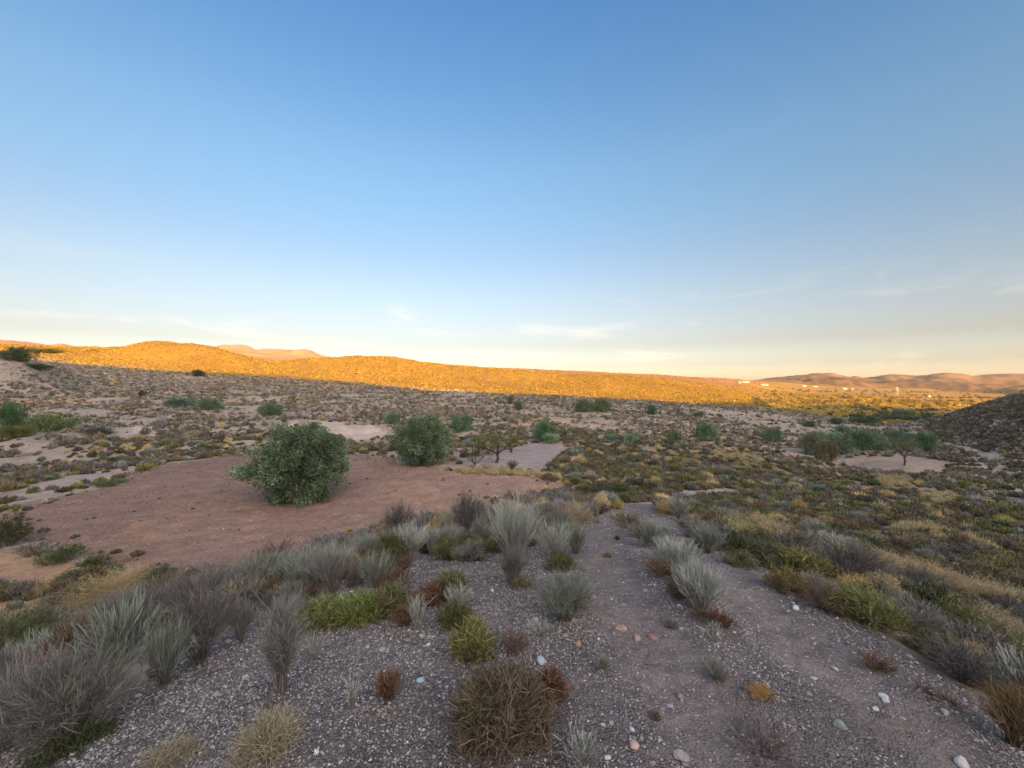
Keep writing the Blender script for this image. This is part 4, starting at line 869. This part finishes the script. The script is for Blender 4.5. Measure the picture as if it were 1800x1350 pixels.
# ------------------------------------------------------------------ scattered shrubs
def lowpoly(seed, n, kind):
    r = np.random.RandomState(seed)
    ph = r.uniform(0, 6.283, n); rho = np.sqrt(r.uniform(0, 1, n))*.5; zt = (1 - (rho/.5)**2*.6)*r.uniform(.6, 1.05, n)
    tip_ = np.stack([rho*np.cos(ph), rho*np.sin(ph), zt], -1); b0 = tip_*np.array([.55, .55, .0]) + np.array([0, 0, -.05]) + r.normal(size=(n, 3))*.04
    if n < 30: b0[:, 2] = np.minimum(tip_[:, 2]-.5, 0.1)
    s = unit(np.cross(unit(tip_ - b0), unit(r.normal(size=(n, 3)))))*(.55/math.sqrt(n) if kind != 'grass' else .16/math.sqrt(n))*r.uniform(.7, 1.4, (n, 1))
    mid_ = (b0*.45 + tip_*.55); V = np.stack([b0, mid_ - s, tip_, mid_ + s], 1).reshape(-1, 3)
    sh = np.repeat(r.uniform(.65, 1.35, n), 4); return V, np.arange(4*n).reshape(-1, 4), sh
LOD = {'a': [lowpoly(700+k, 110, 'b') for k in range(6)], 'b': [lowpoly(720+k, 34, 'b') for k in range(6)], 'c': [lowpoly(740+k, 12, 'b') for k in range(6)], 'g': [lowpoly(760+k, 150, 'grass') for k in range(5)]}
INDIV = {}
for kd in ['twiggy', 'wispy', 'bushy', 'dead', 'grass']:
    fn, mt = BUILD[kd]; INDIV[kd] = []
    for s in range(6):
        st, fo = fn(900+s+len(kd)*7, 1.0, .7, {'twiggy': 1., 'wispy': 1.2, 'bushy': .9, 'dead': 1., 'grass': 1.2}[kd], wid=.010 if kd != 'bushy' else .016)
        INDIV[kd].append(mesh_np(CATN[kd][0], *join([st, fo])[:2], mt, False, join([st, fo])[2]))
tk = np.array(taken)
def free(x, y, pad=0):
    ok = np.ones(len(x), bool)
    for tx, ty, tr in taken: ok &= np.hypot(x-tx, y-ty) > tr + pad
    return ok
def blocked(x, y):
    b_ = in_poly(x, y, RED) | in_poly(x, y, LILAC) | in_poly(x, y, BARE) | in_poly(x, y, RIGHTF) | in_poly(x, y, GRAV)
    for P, w in ROADS[:4]: b_ |= road_d(x, y, P) < w*.8
    return b_
P_ = [] # columns: x y w h kind col
KN = ['twiggy', 'wispy', 'bushy', 'dead', 'grass']
def zone(n, r0, r1, keep_fn, mixw, w0, w1, hw, pals, gamma=1.0, amin=-60, amax=60, over=False):
    rr = np.sqrt(rs.uniform(r0**2, r1**2, n)); a = R(1)*rs.uniform(amin, amax, n); x, y = rr*np.sin(a), rr*np.cos(a)
    k = (over | ~blocked(x, y)) & keep_fn(x, y, rr); x, y = x[k], y[k]; m = len(x)
    mixw = np.array(mixw, float); kd = rs.choice(5, m, p=mixw/mixw.sum())
    w = w0*(w1/w0)**(rs.rand(m)**1.5); h = w*rs.uniform(*hw, m); h = np.where(kd == 4, h*1.2, h)
    col = np.zeros((m, 3))
    for q in range(5):
        pa = np.array(pals[q]); i = kd == q; col[i] = pa[rs.randint(0, len(pa), i.sum())]
    col *= rs.uniform(.85, 1.35, (m, 1)); P_.append(np.column_stack([x, y, w, h, kd, col]))
GP = [DGREY, GREY, (.15, .135, .12), (.12, .115, .10)]; WP = [SAGE, (.26, .26, .22), (.22, .21, .18)]; BP = [(.17,.175,.06), (.09,.12,.055), (.12, .14, .07), (.20, .20, .065), (.14, .14, .08)]; DP = [(.15, .115, .065), (.18, .14, .08), (.12, .095, .06), (.17, .135, .10)]; SP = [STRAW, GOLD, (.32, .26, .15), (.26, .22, .13)]
pals = [GP, WP, BP, DP, SP]
cl = lambda sc_, th, sd: (lambda x, y, r: fbm(x/sc_, y/sc_, 3, sd) + rs.uniform(-.45, .45, len(x)) > th)
# knoll flanks close by
zone(700, 2.2, 7, lambda x, y, r: free(x, y, .05) & ((x > 2.9) | (x < -3.4)), (2, 1.5, 2, 2.4, 2), .2, .5, (.5, .85), pals, amin=-110, amax=110)
zone(430, 3.2, 13, lambda x, y, r: free(x, y, .02) & (x < 0), (4, 3, 1.5, 2, 2.6), .22, .5, (.6, .95), pals, amin=-60, amax=0)
zone(520, 4, 14, lambda x, y, r: free(x, y, .02) & (x > 0), (2.4, 1, 3, 2.4, 3), .26, .6, (.5, .8), pals, amin=0, amax=62)
LBANK = polyw([(-150,930),(20,925),(130,960),(250,1000),(330,1040),(250,1100),(-150,1180)])
zone(1100, 5, 16, lambda x, y, r: in_poly(x, y, LBANK) & free(x, y) & cl(1.2, -.05, 146)(x, y, r), (2, 1, 4, 2, 1.2), .3, .8, (.5, .8), pals, amin=-62, amax=-25)
BELT = polyw([(410,1085),(480,990),(600,955),(700,915),(800,888),(900,880),(1040,868),(1055,905),(1000,945),(860,985),(760,995),(690,1010),(600,1045),(520,1065)])
zone(3000, 4, 15, lambda x, y, r: in_poly(x, y, BELT) & free(x, y, -.06) & cl(.8, -.1, 147)(x, y, r), (4, 3.5, 1.5, 2.4, 2), .16, .42, (.6, 1.0), pals, amin=-42, amax=12, over=True)
_e = lambda x, y, d: sum(in_poly(x + d*math.cos(a), y + d*math.sin(a), RED) for a in np.arange(0, 6.2, .785))
zone(9000, 9, 34, lambda x, y, r: in_poly(x, y, RED) & free(x, y) & (_e(x, y, .7) < 7.5) & (rs.rand(len(x)) < .35), (1, 1, 2, 4, 3), .12, .42, (.4, .7), pals, amin=-58, amax=12, over=True)
zone(260, 12, 32, lambda x, y, r: in_poly(x, y, RED) & free(x, y), (1, .6, 1, 3, 2), .07, .2, (.4, .8), pals, amin=-56, amax=10, over=True)
zone(130, 1.3, 10, lambda x, y, r: in_poly(x, y, GRAV) & free(x, y, .05), (1, 3, 0, 2.5, .4), .06, .16, (.5, 1.1), pals, over=True)
# right hand slope: low, nearly closed brown and olive scrub
zone(3000, 11, 30, lambda x, y, r: free(x, y) & (np.arctan2(x, y) > R(5)), (1.6, .5, 4, 6, .7), .35, .85, (.30, .6), pals, amin=5, amax=61)
zone(4200, 26, 62, lambda x, y, r: free(x, y) & (np.arctan2(x, y) > R(4)), (1.6, .5, 3.6, 6, .8), .5, 1.1, (.3, .6), pals, amin=4, amax=61)
# left: golden tufts and brown heath beyond the red field
zone(1800, 24, 36, lambda x, y, r: free(x, y) & cl(4, -.15, 141)(x, y, r) & ~(in_poly(x, y, WASH) & (rs.rand(len(x)) < .85)), (1.5, .5, 2, 4.5, 2.2), .35, .95, (.35, .7), [GP, WP, BP, DP, [(.30, .24, .12), (.24, .20, .10), GOLD]], amin=-61, amax=6)
zone(4200, 34, 50, lambda x, y, r: free(x, y) & cl(6, -.1, 142)(x, y, r), (3, 1, 1.6, 5, 1), .35, .9, (.35, .65), pals, amin=-61, amax=6)
mpals = [[(.22,.20,.17), (.29,.265,.23), (.17,.15,.13)], [(.30,.29,.24)], [(.12,.12,.07), (.15,.15,.09)], [(.17,.135,.095), (.22,.18,.13), (.14,.115,.085)], SP]
# middle ground, patchy cover on pale soil
zone(33000, 48, 100, lambda x, y, r: free(x, y) & cl(10, -.12, 143)(x, y, r), (4, .8, 1.5, 5, .5), .22, 1.15, (.45, .8), mpals)
zone(90000, 98, 260, lambda x, y, r: (y < 138 + np.clip(-x*.16, 0, 30)) & free(x, y) & cl(14, -.25, 144)(x, y, r), (4, .8, 1.5, 5, .5), .3, 1.4, (.45, .8), mpals)
zone(5200, 58, 150, lambda x, y, r: (np.arctan2(x, y) > R(46)), (2, .2, 2, 5, .2), .5, 1.3, (.4, .7), [[DGREY], [GREY], [(.11, .11, .065)], [(.15, .115, .08)], [BRN]], amin=46, amax=62)
HP = [(.25, .175, .045), (.16, .12, .03), (.31, .235, .045), (.11, .085, .03), (.36, .275, .05)]  # hill scrub palette, gold of the sunlight put into its colours
zone(160000, 130, 400, lambda x, y, r: (y < 245) & (y > 132 + np.clip(-x*.16, 0, 30)) & cl(18, -.5, 145)(x, y, r), (1, 1, 3, 3, 1), .4, .95, (.4, .65), [HP]*5)
zone(5000, 240, 900, lambda x, y, r: np.arctan2(x, y) > R(29), (1, 0, 4, 2, 0), 1.2, 4, (.4, .6), [HP]*5, amin=29, amax=61)
zone(9000, 600, 1100, lambda x, y, r: r > 0, (1, 0, 3, 3, 0), 1.5, 4, (.35, .6), [[(.24, .15, .07), (.17, .11, .05)]]*5, amin=-61, amax=32)
A = np.vstack(P_); dist = np.hypot(A[:, 0], A[:, 1]); app = np.sqrt(A[:, 2]*A[:, 3])/dist
GRP = {'twiggy': ('small grey twiggy shrub scattered over the dry slopes', 'grey shrubs scattered over the slopes'), 'wispy': ('small pale feathery shrub scattered over the dry slopes', 'pale shrubs scattered over the slopes'),
       'bushy': ('low olive green shrub scattered over the dry slopes', 'green shrubs scattered over the slopes'), 'dead': ('low brown shrub scattered over the dry slopes', 'brown shrubs scattered over the slopes'), 'grass': ('tuft of dry straw-coloured grass scattered over the dry slopes', 'dry grass tufts scattered over the slopes')}
used = np.zeros(len(A), bool)
for q, kd in enumerate(KN):
    i = np.where(A[:, 4] == q)[0]; i = i[(dist[i] < 60)]; i = i[np.argsort(-app[i])][:300 - sum(f[0] == kd or (kd == 'dead' and f[0] == 'tangle') for f in FG)]; used[i] = True
    zz = gz(A[i, 0], A[i, 1])
    for j, z in zip(i, zz):
        x, y, w, h = A[j, :4]; o = link(CATN[kd][0], INDIV[kd][rs.randint(0, 6)]); o.location = (x, y, z - .02); o.scale = (w, w*rs.uniform(.85, 1.15), h/.7); o.rotation_euler = (0, 0, rs.uniform(0, 6.28)); o.color = (*A[j, 5:8], 1)
        tag(o, GRP[kd][0], CATN[kd][1], GRP[kd][1])
rest = A[~used]; rd = dist[~used]; gr_ = rest[:, 4] == 4
def stuffmesh(sel, T):
    B = rest[sel]; pos = np.stack([B[:, 0], B[:, 1], gz(B[:, 0], B[:, 1])], -1); scl = np.stack([B[:, 2], B[:, 2], B[:, 3]], -1)
    return merge(T, pos, scl, rs.uniform(0, 6.28, len(B)), B[:, 5:8])
parts = [stuffmesh((rd < 55) & ~gr_, LOD['a']), stuffmesh((rd >= 55) & (rd < 135) & ~gr_, LOD['b'])]
V, F, c_ = join(parts); o = link('scrub', mesh_np('scrub', V, F, M_scrub, False, c_)); tag(o, 'mass of low brown and grey scrub covering the shaded slopes', 'scrub', None, 'stuff')
parts = [stuffmesh((rd >= 135), LOD['c'])]
V, F, c_ = join(parts); o = link('hillside_scrub', mesh_np('hillside_scrub', V, F, M_scrub, False, c_)); tag(o, 'golden scrub speckling the sunlit hills and plain', 'scrub', None, 'stuff')
B = stuffmesh((rd < 135) & gr_, LOD['g']); o = link('dry_grass', mesh_np('dry_grass', *B[:2], M_scrub, False, B[2])); tag(o, 'dry grass tufts thinly covering the shaded slopes', 'grass', None, 'stuff')
# straw patches on the right slope
def straw_patch(pts, n, label, w=.5):
    P = polyw(pts); xs = [p[0] for p in P]; ys = [p[1] for p in P]; x = rs.uniform(min(xs), max(xs), n*4); y = rs.uniform(min(ys), max(ys), n*4); k = in_poly(x, y, P); x, y = x[k][:n], y[k][:n]
    m = len(x); pos = np.stack([x, y, gz(x, y)], -1); s = rs.uniform(.7, 1.3, m); scl = np.stack([s*w, s*w, s*w*.9], -1)
    B = merge(LOD['g'], pos, scl, rs.uniform(0, 6, m), np.array([(.46, .37, .20)])*rs.uniform(.8, 1.2, (m, 1))); o = link('straw_grass', mesh_np('straw_grass', *B[:2], M_scrub, False, B[2])); tag(o, label, 'grass', None, 'stuff')
straw_patch([(1252,800),(1290,794),(1330,806),(1345,820),(1300,820),(1262,812)], 240, 'bright straw-coloured patch of grass on the right slope', .55)
straw_patch([(1535,842),(1575,838),(1605,845),(1590,856),(1548,854)], 90, 'dull straw patch below the right hand bare field', .5)
straw_patch([(1600,868),(1640,864),(1690,878),(1680,890),(1630,884)], 110, 'tan straw patch lower on the right slope', .5)
straw_patch([(1565,935),(1600,928),(1660,940),(1740,965),(1745,975),(1650,955)], 110, 'long tan straw streak on the right slope near the knoll', .45)
straw_patch([(800,826),(870,824),(930,832),(990,838),(985,846),(900,836),(800,832)], 90, 'thin straw fringe along the far edge of the red field', .4)

# ------------------------------------------------------------------ clear evening air
hm = bpy.data.materials.new('air'); hm.use_nodes = True; hn = hm.node_tree
for n in list(hn.nodes): hn.nodes.remove(n)
ho = N(hn.nodes, 'ShaderNodeOutputMaterial'); pv = N(hn.nodes, 'ShaderNodeVolumePrincipled'); pv.inputs['Density'].default_value = 0.00002
pv.inputs['Color'].default_value = (.86, .90, 1, 1); pv.inputs['Anisotropy'].default_value = 0.0; hn.links.new(pv.outputs[0], ho.inputs['Volume'])
zlo, zhi = float(H.min()) - 1.0, max(float(H.max()), 0) + 12.0
v, f = boxv(-9100, 9100, -9100, 9100, zlo, zhi)
hz = link('haze', mesh_np('haze', v, f, hm, False)); tag(hz, 'thin evening haze over the whole valley', 'haze', None, 'stuff')
print('haze box', zlo, zhi)
